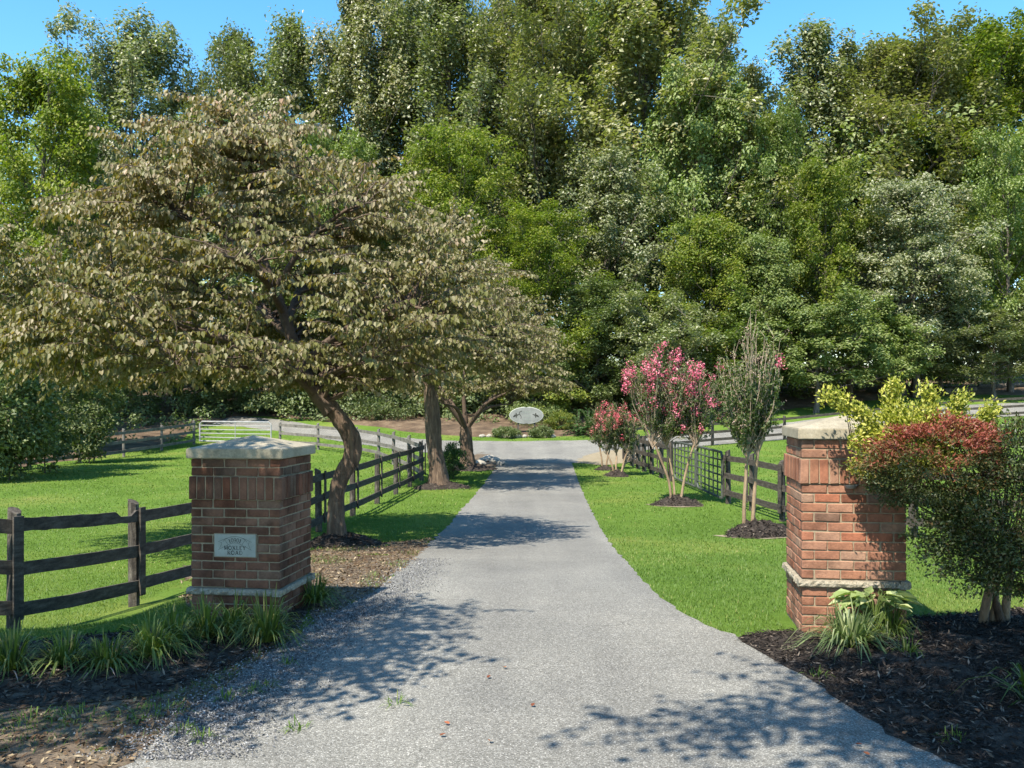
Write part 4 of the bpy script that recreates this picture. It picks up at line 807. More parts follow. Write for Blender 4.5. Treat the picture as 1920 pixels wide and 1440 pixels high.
# earth mounds at the trunks
def mound(name, label, c, r, h, mat, seed, cat='mulch mound', group=None, chips=0, kind=None):
    rng = np.random.default_rng(seed); n = 28; m = 9; mb = MB(); v = [[0, 0, h]]; z0 = float(T(c[0], c[1]))
    th = np.linspace(0, 2 * math.pi, n, endpoint=False); edge = 1 + .12 * np.sin(3 * th + seed) + .06 * rng.normal(size=n)
    for i in range(1, m + 1):
        f = i / m
        for j in range(n):
            x = r[0] * f * edge[j] * math.cos(th[j]); y = r[1] * f * edge[j] * math.sin(th[j]); zz = h * (1 - f ** 1.6) * (1 + .18 * rng.normal() * (f < .99)) + (-.03 if i == m else 0) + float(T(c[0] + x, c[1] + y)) - z0
            v.append([x, y, zz])
    q = [[1 + i * n + j, 1 + (i + 1) * n + j, 1 + (i + 1) * n + (j + 1) % n, 1 + i * n + (j + 1) % n] for i in range(m - 1) for j in range(n)]; t_ = [[0, 1 + j, 1 + (j + 1) % n] for j in range(n)]
    mb.add(v, q=q, t=t_); t = thing(name, label, cat, (c[0], c[1], z0), 0, group); mb.build('heap', mat, t, smooth=True)
    if chips:
        ch = MB(); a = rng.random(chips) * 6.283; f = np.sqrt(rng.random(chips)) * .98; e = np.interp(a, np.append(th, 6.283), np.append(edge, edge[0]))
        x = r[0] * f * e * np.cos(a); y = r[1] * f * e * np.sin(a); zz = h * (1 - f ** 1.6) + T(c[0] + x, c[1] + y) - z0 + .012
        dr = rng.normal(size=(chips, 3)) * np.array([1, 1, .3]); nr = UP + rng.normal(size=(chips, 3)) * .45; L = rng.uniform(.03, .09, chips)
        leaf_diamond(ch, np.column_stack([x, y, zz]), dr, nr, L, L * .3, .1, rng.random(chips)); ch.build('bark_chips', M['chip'], t)['kind'] = 'stuff'
    return t
mound('earth_mound', 'dark earth mound at the foot of the crooked sage tree', b1 + np.array([.02, .05, 0]), (.66, .55), .2, M['mulch'], 1, chips=900, group='mounds round trunks')
mound('earth_mound', 'root mound of the middle sage tree', b2 + np.array([0, .05, 0]), (.85, .7), .2, M['mulch'], 2, chips=400, group='mounds round trunks')
mound('earth_mound', 'root mound of the farthest sage tree', b3 + np.array([.1, .05, 0]), (.95, .8), .2, M['mulch'], 3, chips=300, group='mounds round trunks')

# ------------------------------------------------------------------ crape myrtles
def crape(label, base, stems, H, spread, seed, nb, leaf_lo, leaf_hi, flowers, bare, petal='petal', fork=.33, per=26):
    """stems: list of (base offset, fork offset) ; twig sprays from the fork height upwards in a vase"""
    rng = np.random.default_rng(seed); t = thing('crape_myrtle', label, 'flowering tree', base, 0, 'crape myrtles on the verge')
    sm = []; tw = MB(); tips = []; P_ = []; D_ = []; hz = []
    for k, (bo, fo, r0) in enumerate(stems):
        p = catmull([np.array([*bo, -.1]), np.array([*(np.array(bo) * .8 + np.array(fo) * .2), H * fork * .35]) + np.append(rng.normal(size=2) * .02, 0), np.array([*(np.array(bo) * .4 + np.array(fo) * .6), H * fork * .7]), np.array([*fo, H * fork])], 4)
        mb = MB(); mb.tube(p, np.linspace(r0, r0 * .6, len(p)), 8, wob=.04, rng=rng); mb.build('stem', M['bark_crape'], t, smooth=True)
        for j in range(nb // len(stems)):
            a = rng.random() * 6.283; rr = spread * math.sqrt(rng.random()); hgt = H * rng.uniform(.78, 1.0) * (1 - .12 * (rr / spread) ** 2) if rng.random() < .6 else H * rng.uniform(.5, .8)
            e = np.array([fo[0] * .5 + rr * math.cos(a), fo[1] * .5 + rr * math.sin(a), hgt]); s0 = np.array([*fo, H * fork * rng.uniform(.85, 1.0)])
            mid = s0 * .5 + e * .5 + np.array([(e[0] - s0[0]) * .18, (e[1] - s0[1]) * .18, 0]); ts = np.linspace(0, 1, 7)[:, None]
            bp = (1 - ts) ** 2 * s0 + 2 * ts * (1 - ts) * mid + ts ** 2 * e + np.vstack([[0, 0, 0], rng.normal(size=(5, 3)) * .02, [0, 0, 0]]); tw.tube(bp, np.linspace(.012, .0028, 7), 4, cap=False)
            tips.append(e)
            for f in np.linspace(.25, 1, 7):
                q = f * 6; i0 = min(int(q), 5); p0 = bp[i0] + (q - i0) * (bp[i0 + 1] - bp[i0]); dv = nrmz(bp[i0 + 1] - bp[i0] + rng.normal(size=3) * .35 * np.linalg.norm(bp[i0 + 1] - bp[i0])); ln = rng.uniform(.12, .34)
                e2 = p0 + dv * ln; tw.tube([p0, e2], [.004, .0018], 3, cap=False); P_.append(p0); D_.append(dv * ln)
                if rng.random() < .35: tips.append(e2)
    tw.build('twigs', M['twig_pale'], t)
    P_ = np.array(P_); D_ = np.array(D_); tips = np.array(tips); n = len(P_) * per; id_ = np.repeat(np.arange(len(P_)), per); f = rng.random(n); pp = P_[id_] + D_[id_] * f[:, None]
    h = pp[:, 2] / H; pk = np.interp(h, [leaf_lo - .1, leaf_lo, leaf_hi, leaf_hi + .22], [.1, 1, 1, bare]); kp = rng.random(n) < pk; pp = pp[kp]; dd = D_[id_][kp]; N = len(pp)
    dr = nrmz(nrmz(dd) * .4 + rng.normal(size=(N, 3)) * .8 + UP * .1); nr = nrmz(UP * .6 + rng.normal(size=(N, 3)) * .6); L = rng.uniform(.035, .075, N)
    lm = MB(); leaf_diamond(lm, pp, dr, nr, L, L * .55, .12, np.clip(rng.random(N) * .8 + .2 * (pp[:, 2] / H > .7) * rng.random(N), 0, 1)); lm.build('crown', M['crape_leaf'], t)
    sel = tips[tips[:, 2] > H * .42]; fl = rng.random(len(sel)) < flowers * np.interp(sel[:, 2] / H, [.5, .68, .8], [.12, .6, 1.25])
    def pan(pts, name, mat, per_, sz, s_, stuff=True):
        if not len(pts): return
        mb = MB(); n_ = len(pts) * per_; c = np.repeat(pts, per_, 0); d = rng.normal(size=(n_, 3)) * np.array([1, 1, 1.35]) * sz; nr_ = nrmz(d + rng.normal(size=(n_, 3)) * .3 * sz); dr_ = np.cross(nr_, rng.normal(size=(n_, 3)))
        L_ = rng.uniform(.6, 1.3, n_) * s_; leaf_diamond(mb, c + d, dr_, nr_, L_, L_ * .9, .2, rng.random(n_)); mb.build(name, M[mat], t)
    pan(sel[fl], 'blossoms', petal, 46, .05, .042)
    ns = sel[~fl]; pan(ns[rng.random(len(ns)) < .5], 'seed_heads', 'seed', 14, .035, .022)
    return t
c1 = G(1408, 1005); c2 = G(1268, 946); c3 = G(1157, 893); c4 = G(1134, 881)
def hgt(c, v): return EYE + (HOR - v) / F * c[1] - c[2]
crape('near crape myrtle with two pale stems and a mostly bare brownish top', c1, [((-.12, 0), (-.07, 0), .04), ((.03, .05), (.14, .05), .044)], hgt(c1, 598), .66, 31, 62, .36, .60, .012, .12, fork=.40, per=36)
crape('pink flowering crape myrtle with several slanting stems, in front of the wire gates', c2, [((-.1, 0), (-.55, .1), .034), ((-.02, .05), (-.2, .3), .03), ((.08, -.03), (.45, -.1), .036)], hgt(c2, 655), .95, 32, 120, .36, .92, .30, .7, 'petal', fork=.42)
crape('small coral pink crape myrtle at the far end of the row beside its mulch mound', c3, [((-.1, 0), (-.35, .1), .04), ((0, .1), (0, .2), .04), ((.1, -.05), (.35, 0), .04), ((.15, .05), (.55, .1), .04)], hgt(c3, 762), .52, 33, 70, .3, .92, .24, .6, 'petal_rose', fork=.36)
crape('thin far crape myrtle with coral flowers just behind the small one', c4, [((-.08, 0), (-.2, .1), .035), ((.05, .05), (.25, .1), .035)], hgt(c4, 758), .5, 34, 50, .35, .9, .3, .6, 'petal_rose', fork=.4)
for k, (c, r, h, lab, ch) in enumerate([(c1 + np.array([.12, 0, 0]), (.66, .55), .26, 'mulch mound under the near crape myrtle', 1500), (c2 + np.array([.02, 0, 0]), (.62, .55), .2, 'mulch mound under the pink flowering crape myrtle', 800), (c3, (.42, .4), .2, 'mulch mound under the small coral crape myrtle', 300), (c4, (.38, .4), .14, 'mulch mound under the thin far crape myrtle', 200)]):
    mound('mulch_mound', lab, c, r, h, M['soil'] if False else M['mulch'], 40 + k, chips=ch, group='mulch mounds under crape myrtles')
    sp_ = np.array([c + np.array([-r[0] * 1.25 + .06, -.1, 0]), c + np.array([-r[0] * .8, -r[1] * .8, 0]), c + np.array([0, -r[1] * 1.15, 0]), c + np.array([r[0] * .9, -r[1] * .75, 0]), c + np.array([r[0] * .6, .1, 0]), c + np.array([-.5 * r[0], .2, 0]), c + np.array([-r[0] * 1.25, -.02, 0])])
    if k < 2: no_grass.append(ragged(sp_, .02, .1, 60 + k)); sheet('bare_sand_patch', no_grass[-1], .012, M['sand'], .2)
    no_grass.append(np.array([c[:2] + np.array([math.cos(a) * r[0], math.sin(a) * r[1]]) * .95 for a in np.linspace(0, 6.28, 16, endpoint=False)]))

# ------------------------------------------------------------------ shrubs by the sunlit pillar
def shoots(mb, rng, root, targets, r0=.008):
    for g in targets:
        mid = root * .45 + g * .55 + np.array([0, 0, .12]); ts = np.linspace(0, 1, 6)[:, None]; mb.tube((1 - ts) ** 2 * root + 2 * ts * (1 - ts) * mid + ts ** 2 * g, np.linspace(r0, .002, 6), 4, cap=False)
def shrub(name, label, base, cen, rad, nclump, per, leafL, aspect, mat, seed, crad, tintf, group=None, trunks=None, bark='bark', flat=.6, extra=None, cut=None):
    rng = np.random.default_rng(seed); t = thing(name, label, 'shrub', base, 0, group); base = np.array(base)
    cen = np.array(cen) - base; d = nrmz(rng.normal(size=(nclump, 3))); k = rng.uniform(.45, 1.0, nclump)[:, None] ** .6; cs = cen + d * k * np.array(rad); cs = cs[cs[:, 2] > .12]
    if cut is not None: cs = cs[~cut(cs + base)]
    if extra is not None: cs = np.vstack([cs, np.array(extra) - base])
    lm = MB(); n = len(cs) * per; c = np.repeat(cs, per, 0); dd = nrmz(rng.normal(size=(n, 3))); p = c + dd * (rng.random(n) ** .5)[:, None] * np.array([1, 1, flat]) * crad * rng.uniform(.7, 1.3, len(cs)).repeat(per)[:, None]
    out = nrmz(p - cen); nr = nrmz(dd * .5 + out * .4 + UP * .55 + rng.normal(size=(n, 3)) * .45); dr = nrmz(out * .7 + UP * .2 + rng.normal(size=(n, 3)) * .6); L = leafL * rng.uniform(.6, 1.25, n)
    leaf_diamond(lm, p, dr, nr, L, L * aspect, .15, np.clip(tintf(p + base, rng, n), 0, 1))
    br = MB()
    for b0, r0 in (trunks or [((0, 0), .02)]):
        b0 = np.array([*b0, -.05]); sel = cs[rng.permutation(len(cs))[:26]]
        fk = b0 * .5 + (cen * .5 + b0 * .5) * .5; fk[2] = max(.22, cen[2] * .45); path = catmull([b0, b0 * .6 + fk * .4 + np.append(rng.normal(size=2) * .03, 0), fk], 4); br.tube(path, np.linspace(r0 * 1.25, r0 * .8, len(path)), 9, wob=.07, rng=rng)
        shoots(br, rng, fk, sel, r0 * .35)
    br.build('stems', M[bark], t, smooth=True); lm.build('crown', M[mat], t)
    return t
gb = G(1850, 1182)
RD = 7.75
shrub('dark_shrub', 'large dark green glossy shrub on pale gnarled trunks at the picture edge', gb, P(1925, 945, 7.0), (.78, .5, .66), 420, 100, .030, .5, 'dark_shrub', 51, .12, lambda p, r, n: r.random(n), trunks=[((-.02, 0), .036), ((.05, .05), .026), ((.22, .1), .034)], bark='bark_crape', extra=[P(u, v, 6.9) + np.random.default_rng(u).normal(size=3) * .05 for u, v in ((1730, 985), (1745, 1005), (1722, 1000), (1770, 1030), (1790, 1055), (1810, 1080), (1780, 1070), (1830, 1100), (1800, 1105), (1760, 1015), (1840, 1085), (1870, 1095), (1900, 1110), (1715, 1015), (1740, 1040))], cut=lambda w: (w[:, 0] < 3.45) & (w[:, 2] > 1.22))
def redtint(p, r, n): return .22 * r.random(n) + .85 * sst(1.12, 1.76, p[:, 2] + .10 * r.normal(size=n) + .16 * np.sin(p[:, 0] * 13 + p[:, 1] * 7) * np.cos(p[:, 2] * 17 + p[:, 1] * 9)) - .04
shrub('red_shrub', 'red topped shrub with orange and green lower leaves beside the sunlit pillar', np.array([4.02, 7.85, .06]), P(1752, 868, 7.0), (.57, .36, .36), 170, 110, .030, .42, 'red_shrub', 52, .12, redtint, flat=.4, trunks=[((0, 0), .03)])
def yellowext():
    rr = np.random.default_rng(9); e = []
    for pts in ([(1640, 800), (1610, 775), (1580, 755), (1548, 740)], [(1690, 800), (1680, 770), (1672, 745), (1682, 725)], [(1745, 790), (1743, 760), (1742, 728)], [(1790, 800), (1795, 770), (1800, 745)], [(1840, 800), (1850, 780), (1862, 768)], [(1640, 850), (1620, 875), (1608, 868)], [(1650, 830), (1630, 810)]):
        pp = catmull([P(u, v, 7.35) for u, v in pts], 7); e += [q + rr.normal(size=3) * .012 for q in pp]
    return e
shrub('variegated_shrub', 'bright yellow variegated shrub leaning over the sunlit pillar cap', np.array([3.1, 8.75, -.02]), P(1700, 828, 7.30), (.38, .2, .27), 150, 52, .034, .55, 'euonymus', 53, .085, lambda p, r, n: .25 + .75 * r.random(n), trunks=[((0, 0), .03)], extra=yellowext(), flat=1)
shrub('box_bush', 'small dark upright evergreen bush beside the middle sage tree', G(850, 897), P(850, 866, G(850, 897)[1]), (.34, .34, .62), 90, 60, .07, .4, 'fern', 54, .16, lambda p, r, n: r.random(n))
# bushes round the sign
def bush(name, label, u, v, hw, hh, mat, seed, d=None, leaf=.10, group='bushes round the oval sign', per=60, n=70):
    g = G(u, v) if d is None else np.array([(u - 960) / F * d, d, float(T((u - 960) / F * d, d))]); s = g[1] / F
    shrub(name, label, g, g + np.array([0, 0, hh * s]), (hw * s, hw * s * .8, hh * s), n, per, leaf, .5, mat, seed, hw * s * .3, lambda p, r, k: r.random(k), group)
bush('low_bush', 'low dark bush under the oval sign toward the sage trees', 950, 815, 26, 9, 'wood_dark', 61, d=51.6)
bush('low_bush', 'low dark bush under the oval sign toward the fern bush', 1015, 814, 22, 9, 'wood_dark', 62, d=51.7)
bush('round_bush', 'leafy green bush behind the oval sign', 1000, 800, 55, 24, 'wood_green', 63, d=55)
bush('round_bush', 'yellow-green bush between the oval sign and the fern bush', 1052, 800, 26, 18, 'wood_yellow', 64, d=54)
for k, (u, v, hw, hh, d, lab) in enumerate([(40, 700, 95, 60, 29, 'dense dark bush at the picture edge beyond the paddock fence'), (150, 720, 85, 50, 33, 'dense dark bush over the old grey fence'), (90, 780, 80, 34, 30, 'low dark bush spilling over the old grey fence'), (225, 740, 50, 34, 38, 'dark bush where the old grey fence comes into view'), (-30, 600, 120, 110, 31, 'tall dark evergreen bush cut by the picture edge')]):
    x = (u - 960) / F * d - 1.2; g = np.array([x, d, float(T(x, d))])
    zc = max(hh / F * d, EYE - (v - HOR) / F * d - g[2]); 
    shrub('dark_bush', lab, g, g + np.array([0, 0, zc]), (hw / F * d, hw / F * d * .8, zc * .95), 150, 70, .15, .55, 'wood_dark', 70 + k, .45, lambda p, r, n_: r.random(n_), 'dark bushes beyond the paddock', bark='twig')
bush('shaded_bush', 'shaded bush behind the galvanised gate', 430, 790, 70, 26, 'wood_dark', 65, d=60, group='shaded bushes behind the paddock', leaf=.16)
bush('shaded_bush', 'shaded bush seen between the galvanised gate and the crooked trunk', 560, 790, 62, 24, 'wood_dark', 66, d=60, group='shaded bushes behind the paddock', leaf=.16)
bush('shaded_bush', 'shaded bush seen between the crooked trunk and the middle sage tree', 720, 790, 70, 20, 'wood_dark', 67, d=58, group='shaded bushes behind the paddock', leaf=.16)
# fern-like arching bush
def fern_bush():
    rng = np.random.default_rng(81); g = np.array([(1105 - 960) / F * 52.8, 52.8, 0]); g[2] = float(T(g[0], g[1])); t = thing('fern_bush', 'dark green arching fern-like bush right of the oval sign', 'shrub', g); mb = MB(); st = MB(); pp = []; dd = []
    for k in range(90):
        a = rng.random() * 6.283; ln = rng.uniform(.9, 2.2); el = rng.uniform(.5, 1.4); ts = np.linspace(0, 1, 10)[:, None]; dv = np.array([math.cos(a) * math.cos(el), math.sin(a) * math.cos(el), math.sin(el)])
        pt = dv * ln * ts - UP * (.55 * ln * math.cos(el) ** .5) * ts ** 2.2 + np.array([rng.normal() * .35, rng.normal() * .25, 0]); pt[:, 2] = np.maximum(pt[:, 2], .02); st.tube(pt, np.linspace(.012, .003, 10), 3, cap=False)
        for s in (-1, 1):
            for f in np.linspace(.15, 1, 14):
                i0 = min(int(f * 9), 8); pp.append(pt[i0] + (f * 9 - i0) * (pt[i0 + 1] - pt[i0])); tn = nrmz(pt[i0 + 1] - pt[i0]); dd.append(np.cross(tn, UP) * s + tn * .6 - UP * .2)
    pp = np.array(pp); dd = np.array(dd); n = len(pp); leaf_diamond(mb, pp, dd, UP + rng.normal(size=(n, 3)) * .3, rng.uniform(.12, .3, n), .06, .1, rng.random(n)); st.build('stems', M['twig'], t); mb.build('fronds', M['fern'], t)
fern_bush()

# ------------------------------------------------------------------ strap leaved clumps
def blades(mb, rng, n, H, spread, w, root_r, seg=5):
    a = rng.random(n) * 6.283; ln = H * rng.uniform(.6, 1.25, n); el = np.radians(rng.uniform(38, 86, n)); rr = root_r * np.sqrt(rng.random(n)); ts = np.linspace(0, 1, seg)
    p0 = np.column_stack([rr * np.cos(a), rr * np.sin(a), np.zeros(n)]); az = a + rng.normal(size=n) * .5; hd = np.column_stack([np.cos(az), np.sin(az), np.zeros(n)])
    pos = p0[:, None] + hd[:, None] * (ln * np.cos(el) * spread)[:, None, None] * (ts ** 1.15)[None, :, None] + UP * ((ln * np.sin(el))[:, None] * ts - (ln * (.25 + .9 * np.cos(el)))[:, None] * ts ** 2.6)[..., None]
    pos[..., 2] = np.maximum(pos[..., 2], .004)
    sd_ = np.column_stack([-np.sin(az), np.cos(az), np.zeros(n)]); wd = w * rng.uniform(.7, 1.2, n)[:, None] * np.array([.6, 1, .95, .7, .08] if seg == 5 else np.linspace(1, .1, seg))
    v = np.stack([pos + sd_[:, None] * wd[..., None] / 2, pos - sd_[:, None] * wd[..., None] / 2], 2).reshape(-1, 3)
    b = (np.arange(n) * seg * 2)[:, None, None] + (np.arange(seg - 1) * 2)[None, :, None] + np.array([0, 1, 3, 2]); mb.add(v, q=b.reshape(-1, 4), tint=np.repeat(rng.random(n), seg * 2))
def tuft(name, label, c, n, H, spread, w, mat, seed, cat='grass clump', group=None, root=.07, part='blades', dz=.03):
    rng = np.random.default_rng(seed); t = thing(name, label, cat, (c[0], c[1], float(T(c[0], c[1])) + dz), 0, group); mb = MB(); blades(mb, rng, n, H, spread, w, root); mb.build(part, M[mat], t, kind='stuff')
    if n > 60:
        d = MB(); blades(d, rng, 7, H * .9, 1.3, w * .8, root); d.v[0][:, 2] *= .35; d.build('dead_blades', M['seed'], t)
    return t
LC = [(22, 1266, 1.0, 'lilyturf clump at the picture edge in the left bed'), (120, 1260, .95, 'second lilyturf clump from the picture edge in the left bed'), (202, 1264, .85, 'third lilyturf clump from the picture edge in the left bed'), (282, 1244, 1.1, 'fourth lilyturf clump from the picture edge, under the fence post'),
      (322, 1224, 1.0, 'lilyturf clump half in front of the pillar corner below the plaque'), (385, 1205, 1.1, 'lilyturf clump below the plaque pillar face'), (440, 1200, 1.05, 'lilyturf clump in front of the middle of the plaque pillar'), (500, 1212, 1.2, 'large lilyturf clump at the drive side corner of the plaque pillar'), (592, 1138, .85, 'lilyturf clump tucked behind the plaque pillar beside the drive')]
for k, (u, v, s, lab) in enumerate(LC): tuft('lilyturf', lab, G(u, v), 190, .44 * s, 1.05, .0115, 'liriope', 90 + k, group='lilyturf clumps in the left bed', dz=.04)
tuft('lilyturf', 'pale striped lilyturf clump in front of the sunlit pillar', G(1592, 1226), 280, .52, 1.1, .0125, 'liriope_var', 110, root=.1, group='lilyturf clumps in the right bed', dz=.05)
tuft('lilyturf', 'green lilyturf clump beside the pale striped one', G(1668, 1205), 200, .42, .8, .011, 'liriope', 111, group='lilyturf clumps in the right bed', root=.08, dz=.05)
tuft('lilyturf', 'small thin lilyturf tuft in the mulch below the green clump', G(1700, 1246), 40, .24, 1.0, .009, 'liriope', 112, group='lilyturf clumps in the right bed', root=.04, dz=.06)
tuft('lilyturf', 'arching lilyturf at the picture edge in the shaded mulch', G(1945, 1345), 70, .55, 1.1, .016, 'liriope', 113, group='lilyturf clumps in the right bed', root=.06, dz=.05)
def hosta():
    rng = np.random.default_rng(120); c = np.array([(1640 - 960) / F * 7.42, 7.42]); t = thing('hosta', 'pale variegated hosta behind the striped lilyturf', 'plant', (c[0], c[1], float(T(c[0], c[1])) + .12)); t.scale = (1.1, 1.0, 1.2); n = 60; a = rng.random(n) * 6.283; el = rng.uniform(.3, 1.1, n); r = rng.uniform(.08, .2, n)
    p = np.column_stack([np.cos(a) * r * 1.25, np.sin(a) * r * .5, .09 + .16 * np.sin(el)]); d = np.column_stack([np.cos(a), np.sin(a) * .6, .15 - .3 * rng.random(n)]); mb = MB(); leaf_heart(mb, p, d, UP + rng.normal(size=(n, 3)) * .3, rng.uniform(.09, .15, n), rng.uniform(.06, .095, n), .18, .15, rng.random(n)); mb.build('leaves', M['hosta'], t)
    st = MB()
    for q in p: st.tube([(0, 0, -.03), q * np.array([.5, .5, .7]), q], [.006, .005, .004], 4)
    st.build('stalks', M['liriope'], t)
hosta()
WEED = [(540, 1248, 'weed tuft on the shaded drive edge nearest the plaque pillar'), (500, 1290, 'weed tuft in the shaded drive edge below the pillar'), (470, 1302, 'flat weed patch beside the shaded weed tuft'), (425, 1315, 'weed tuft on the gravelly drive edge'), (380, 1392, 'weed tuft in the sunlit gravel of the near drive'), (345, 1375, 'dry weed tuft in the near drive edge'), (745, 1325, 'lone yellow weed in the open drive'), (560, 1372, 'lone dry weed in the sunny drive'), (700, 1082, 'bright grass tuft on the litter verge'), (1530, 1272, 'green weed at the mulch edge of the drive'), (1790, 1395, 'upright weed in the shaded mulch'), (300, 1340, 'grass patch at the left drive corner'), (250, 1345, 'wide grass patch on the soil strip'), (150, 1350, 'grass patch below the third lilyturf clump'), (60, 1358, 'grass patch in the near corner')]
for k, (u, v, lab) in enumerate(WEED): tuft('weed_tuft', lab, G(u, v), 26 if k < 11 else 55, .10, 1.2, .006, 'grass', 130 + k, 'weed', 'weed tufts along the drive', root=.06 if k < 11 else .16, dz=.012)

# ------------------------------------------------------------------ stones, logs, fallen leaves
def lumpy(rng, size, n=2):
    bm = bmesh.new(); bmesh.ops.create_icosphere(bm, subdivisions=n, radius=1)
    for v in bm.verts: v.co = Vector([v.co[i] * size[i] * (1 + .12 * rng.normal()) for i in range(3)])
    me = bpy.data.meshes.new('stone'); bm.to_mesh(me); bm.free(); me.materials.append(M['rock']); return me
ORD = 'first second third fourth fifth sixth seventh eighth ninth tenth eleventh'.split(); rs = np.random.default_rng(140); sm_ = [lumpy(rs, (.3, .2, .14)) for _ in range(3)]
for k, (u, v) in enumerate([(940, 872), (928, 866), (918, 862), (908, 866), (898, 872)]):
    g = G(u, v); o = link('edging_stone', sm_[k % 3], None, (g[0], g[1], g[2] + .06), (0, 0, rs.random() * 3)); tag(o, ORD[k] + ' pale edging stone from the drive at the corner by the farthest sage tree', 'stone', 'edging stones at the drive corner')
for k, x in enumerate(np.linspace(-1.6, 2.2, 11)):
    o = link('border_stone', sm_[k % 3], None, (x, 51.75 + .2 * math.sin(k), float(T(x, 51.75)) + .05), (0, 0, rs.random() * 3)); o.scale = (.8,) * 3; tag(o, ORD[k] + ' small pale stone of the row below the oval sign, from the sage tree side', 'stone', 'border stones below the oval sign')
for k, (u0, u1, d, r, lab) in enumerate([(1770, 1835, 63, .22, 'fallen log beside the straight grey trunk at the wood edge'), (1835, 1925, 66, .16, 'long fallen log at the wood edge near the picture edge')]):
    x0, x1 = (u0 - 960) / F * d, (u1 - 960) / F * d; z0 = float(T(x0, d)); t = thing('fallen_log', lab, 'log', (x0, d, z0 + r), 0, 'fallen logs in the wood'); mb = MB(); mb.tube([(0, 0, 0), ((x1 - x0) / 2, .2, .1), (x1 - x0, .3, .2)], [r, r * .9, r * .7], 8, wob=.06, rng=rs); mb.build('trunk', M['bark_wood'], t, smooth=True)
    mb = MB(); mb.tube([((x1 - x0) * .6, .2, .1), ((x1 - x0) * .65, 0, .6)], [.05, .02], 5); mb.build('branch_stub', M['bark_wood'], t)
FL = [(998, 1331, 'dark red fallen leaf in the middle of the near drive'), (842, 1365, 'small rust fallen leaf on the drive, lower of the pair in the sun'), (825, 1387, 'rust fallen leaf on the drive near the picture bottom'), (915, 1277, 'tan fallen leaf on the sunlit drive'), (944, 1257, 'pale fallen leaf by the tip of the tree shade'), (920, 1396, 'orange fallen leaf near the bottom of the drive'), (1605, 1403, 'rust fallen leaf in the shade of the near drive'), (1695, 1384, 'orange fallen leaf at the shaded drive edge'), (1630, 1424, 'curled fallen leaf in the shade at the picture bottom'), (1836, 1365, 'red fallen leaf on the shaded mulch'), (1862, 1356, 'orange fallen leaf on the shaded mulch')]
for k, (u, v, lab) in enumerate(FL):
    g = G(u, v); mb = MB(); leaf_heart(mb, np.array([[0, 0, .004]]), np.array([[1., .1, .1]]), np.array([[0.1, .1, 1.]]), .036, .028, .3, -.2, rs.random()); lo = .03 if k < 9 else .1
    o = mb.build('fallen_leaf', M['dry_leaf'], loc=(g[0], g[1], g[2] + lo - .012)); o.rotation_euler = (0, 0, rs.random() * 6); tag(o, lab, 'leaf', 'fallen leaves on the drive')

# ------------------------------------------------------------------ grass, chips, litter and gravel
rng = np.random.default_rng(150)
def scatter(x0, x1, y0, y1, dens): n = int((x1 - x0) * (y1 - y0) * dens); return np.column_stack([rng.uniform(x0, x1, n), rng.uniform(y0, y1, n)])
gr = MB()
for (y0, y1, dens, h, w) in ((4.3, 6.0, 1100, .04, .005), (6.0, 10, 2600, .042, .0045), (10, 14, 1300, .044, .006), (14, 20, 560, .046, .009), (20, 30, 180, .052, .016), (30, 54, 48, .065, .030)):
    xm = .57 * y1 + .5; p = scatter(-min(xm, 19), min(xm, 22), y0, y1, dens); p = p[np.abs(p[:, 0]) < .56 * p[:, 1] + .6]
    for q in no_grass: p = p[~(inpoly(p, q) & ((q is not verge) | (np.sin(p[:, 0] * 4.1) + np.cos(p[:, 1] * 3.3 + p[:, 0] * 2) < .15 + .7 * rng.random(len(p)))))]
    for c, r in ((plc, .5), (pr, .5)): p = p[np.abs(p - c).max(1) > r]
    if y0 < 5: p = p[np.sin(p[:, 0] * 3.7) + np.cos(p[:, 1] * 5.1 + p[:, 0]) + .5 * rng.normal(size=len(p)) > .3]
    nse = np.sin(p[:, 0] * 2.1 + 1) * np.cos(p[:, 1] * 1.7) + np.sin(p[:, 0] * .7 - p[:, 1] * .9); n = len(p); a = rng.random(n) * 6.283
    d = np.column_stack([np.cos(a) * .75, np.sin(a) * .75, rng.uniform(.5, 1.3, n)]); nr = np.column_stack([-np.sin(a), np.cos(a), rng.normal(size=n) * .2]) ; nr = np.cross(d, nr); hh = h * rng.uniform(.5, 1.3, n)
    leaf_diamond(gr, np.column_stack([p, T(p[:, 0], p[:, 1]) - .004]), d, nr, hh, w, .0, np.clip(.40 + .17 * nse + .2 * rng.normal(size=n) + .5 * (rng.random(n) < .04), 0, 1))
tag(gr.build('grass', M['grass'], kind='stuff'), 'bright mown grass of the verges and paddocks', 'grass', kind='stuff')
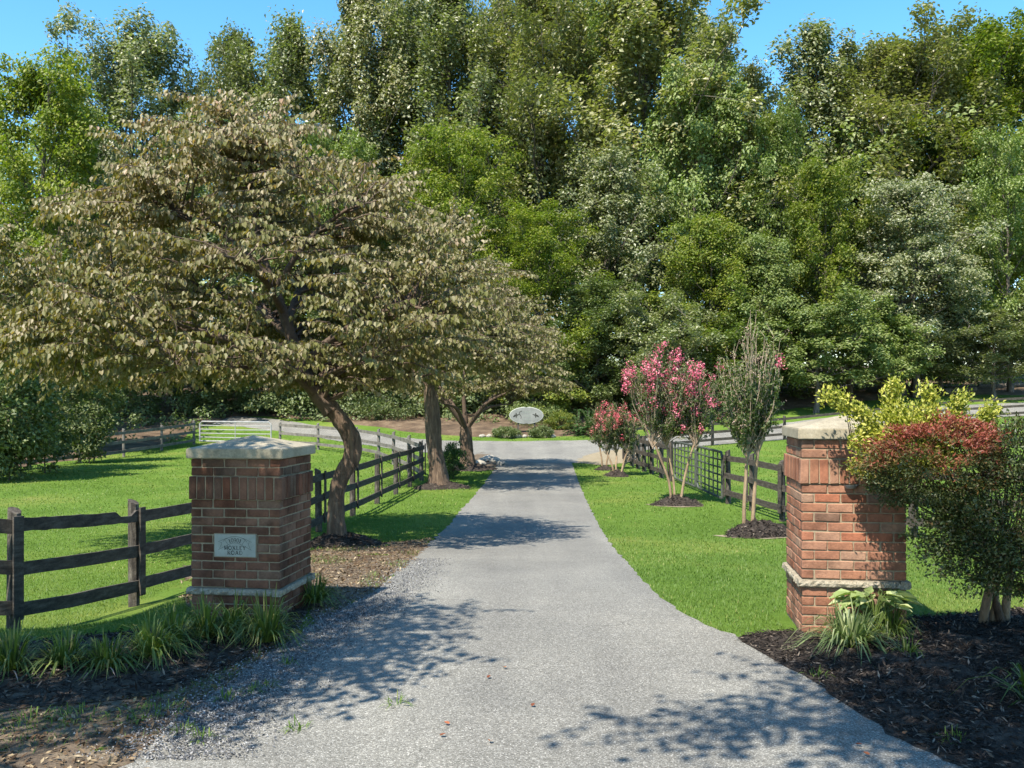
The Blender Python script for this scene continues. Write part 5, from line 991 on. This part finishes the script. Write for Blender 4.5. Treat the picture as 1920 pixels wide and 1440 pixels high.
def bits(name, label, polys, dens, mat, Lr, asp, lift, rough_=.5, box=None, kind='stuff', fade=None):
    mb = MB()
    for poly in polys:
        lo, hi = poly.min(0), poly.max(0); p = scatter(lo[0], hi[0], lo[1], hi[1], dens); p = p[inpoly(p, poly)]; p = p[(np.abs(p[:, 0]) < .6 * p[:, 1] + .5)]
        n = len(p); d = rng.normal(size=(n, 3)) * np.array([1, 1, .35]); nr = UP + rng.normal(size=(n, 3)) * rough_; L = rng.uniform(*Lr, n)
        dd = np.full(n, 1e9)
        for i in range(len(poly)):
            a_ = poly[i]; b_ = poly[(i + 1) % len(poly)]; ab = b_ - a_; t_ = np.clip(((p - a_) @ ab) / (ab @ ab + 1e-9), 0, 1); dd = np.minimum(dd, np.linalg.norm(p - a_ - t_[:, None] * ab, axis=1))
        z = T(p[:, 0], p[:, 1]) + lift[0] + lift[1] * sst(0, .9, dd)
        leaf_diamond(mb, np.column_stack([p, z]), d, nr, L, L * asp, .12, np.clip(rng.random(n) ** 1.3, 0, 1))
    tag(mb.build(name, M[mat], kind=kind), label, name.replace('_', ' '), kind=kind)
bits('mulch_chips', 'dark shredded bark chips covering the mulch beds', [rbed], 2600, 'chip', (.02, .075), .22, (.024, .07), .5)
bits('bark_litter', 'dark bark and twig litter under the lilyturf clumps', [lbed], 1800, 'chip', (.02, .08), .22, (.022, .05), .5)
bits('leaf_litter', 'dry brown leaf litter on the verge by the crooked tree', [verge, strip], 650, 'litter', (.02, .06), .4, (.014, 0), .4)
# loose gravel along the left edge of the drive
lw = Lw[(Lw[:, 1] > 4.2) & (Lw[:, 1] < 14)]; n = 16000; i = rng.integers(0, len(lw) - 1, n); f = rng.random((n, 1)); p = lw[i, :2] + (lw[i + 1, :2] - lw[i, :2]) * f; p[:, 0] += rng.normal(size=n) * .20 + .18
gv = MB(); leaf_diamond(gv, np.column_stack([p, T(p[:, 0], p[:, 1]) + .017]), rng.normal(size=(n, 3)) * np.array([1, 1, .5]), UP + rng.normal(size=(n, 3)) * .5, rng.uniform(.008, .022, n), rng.uniform(.008, .016, n), .4, rng.random(n))
tag(gv.build('gravel', M['pebble'], kind='stuff'), 'loose grey gravel along the shaded edge of the drive', 'gravel', kind='stuff')
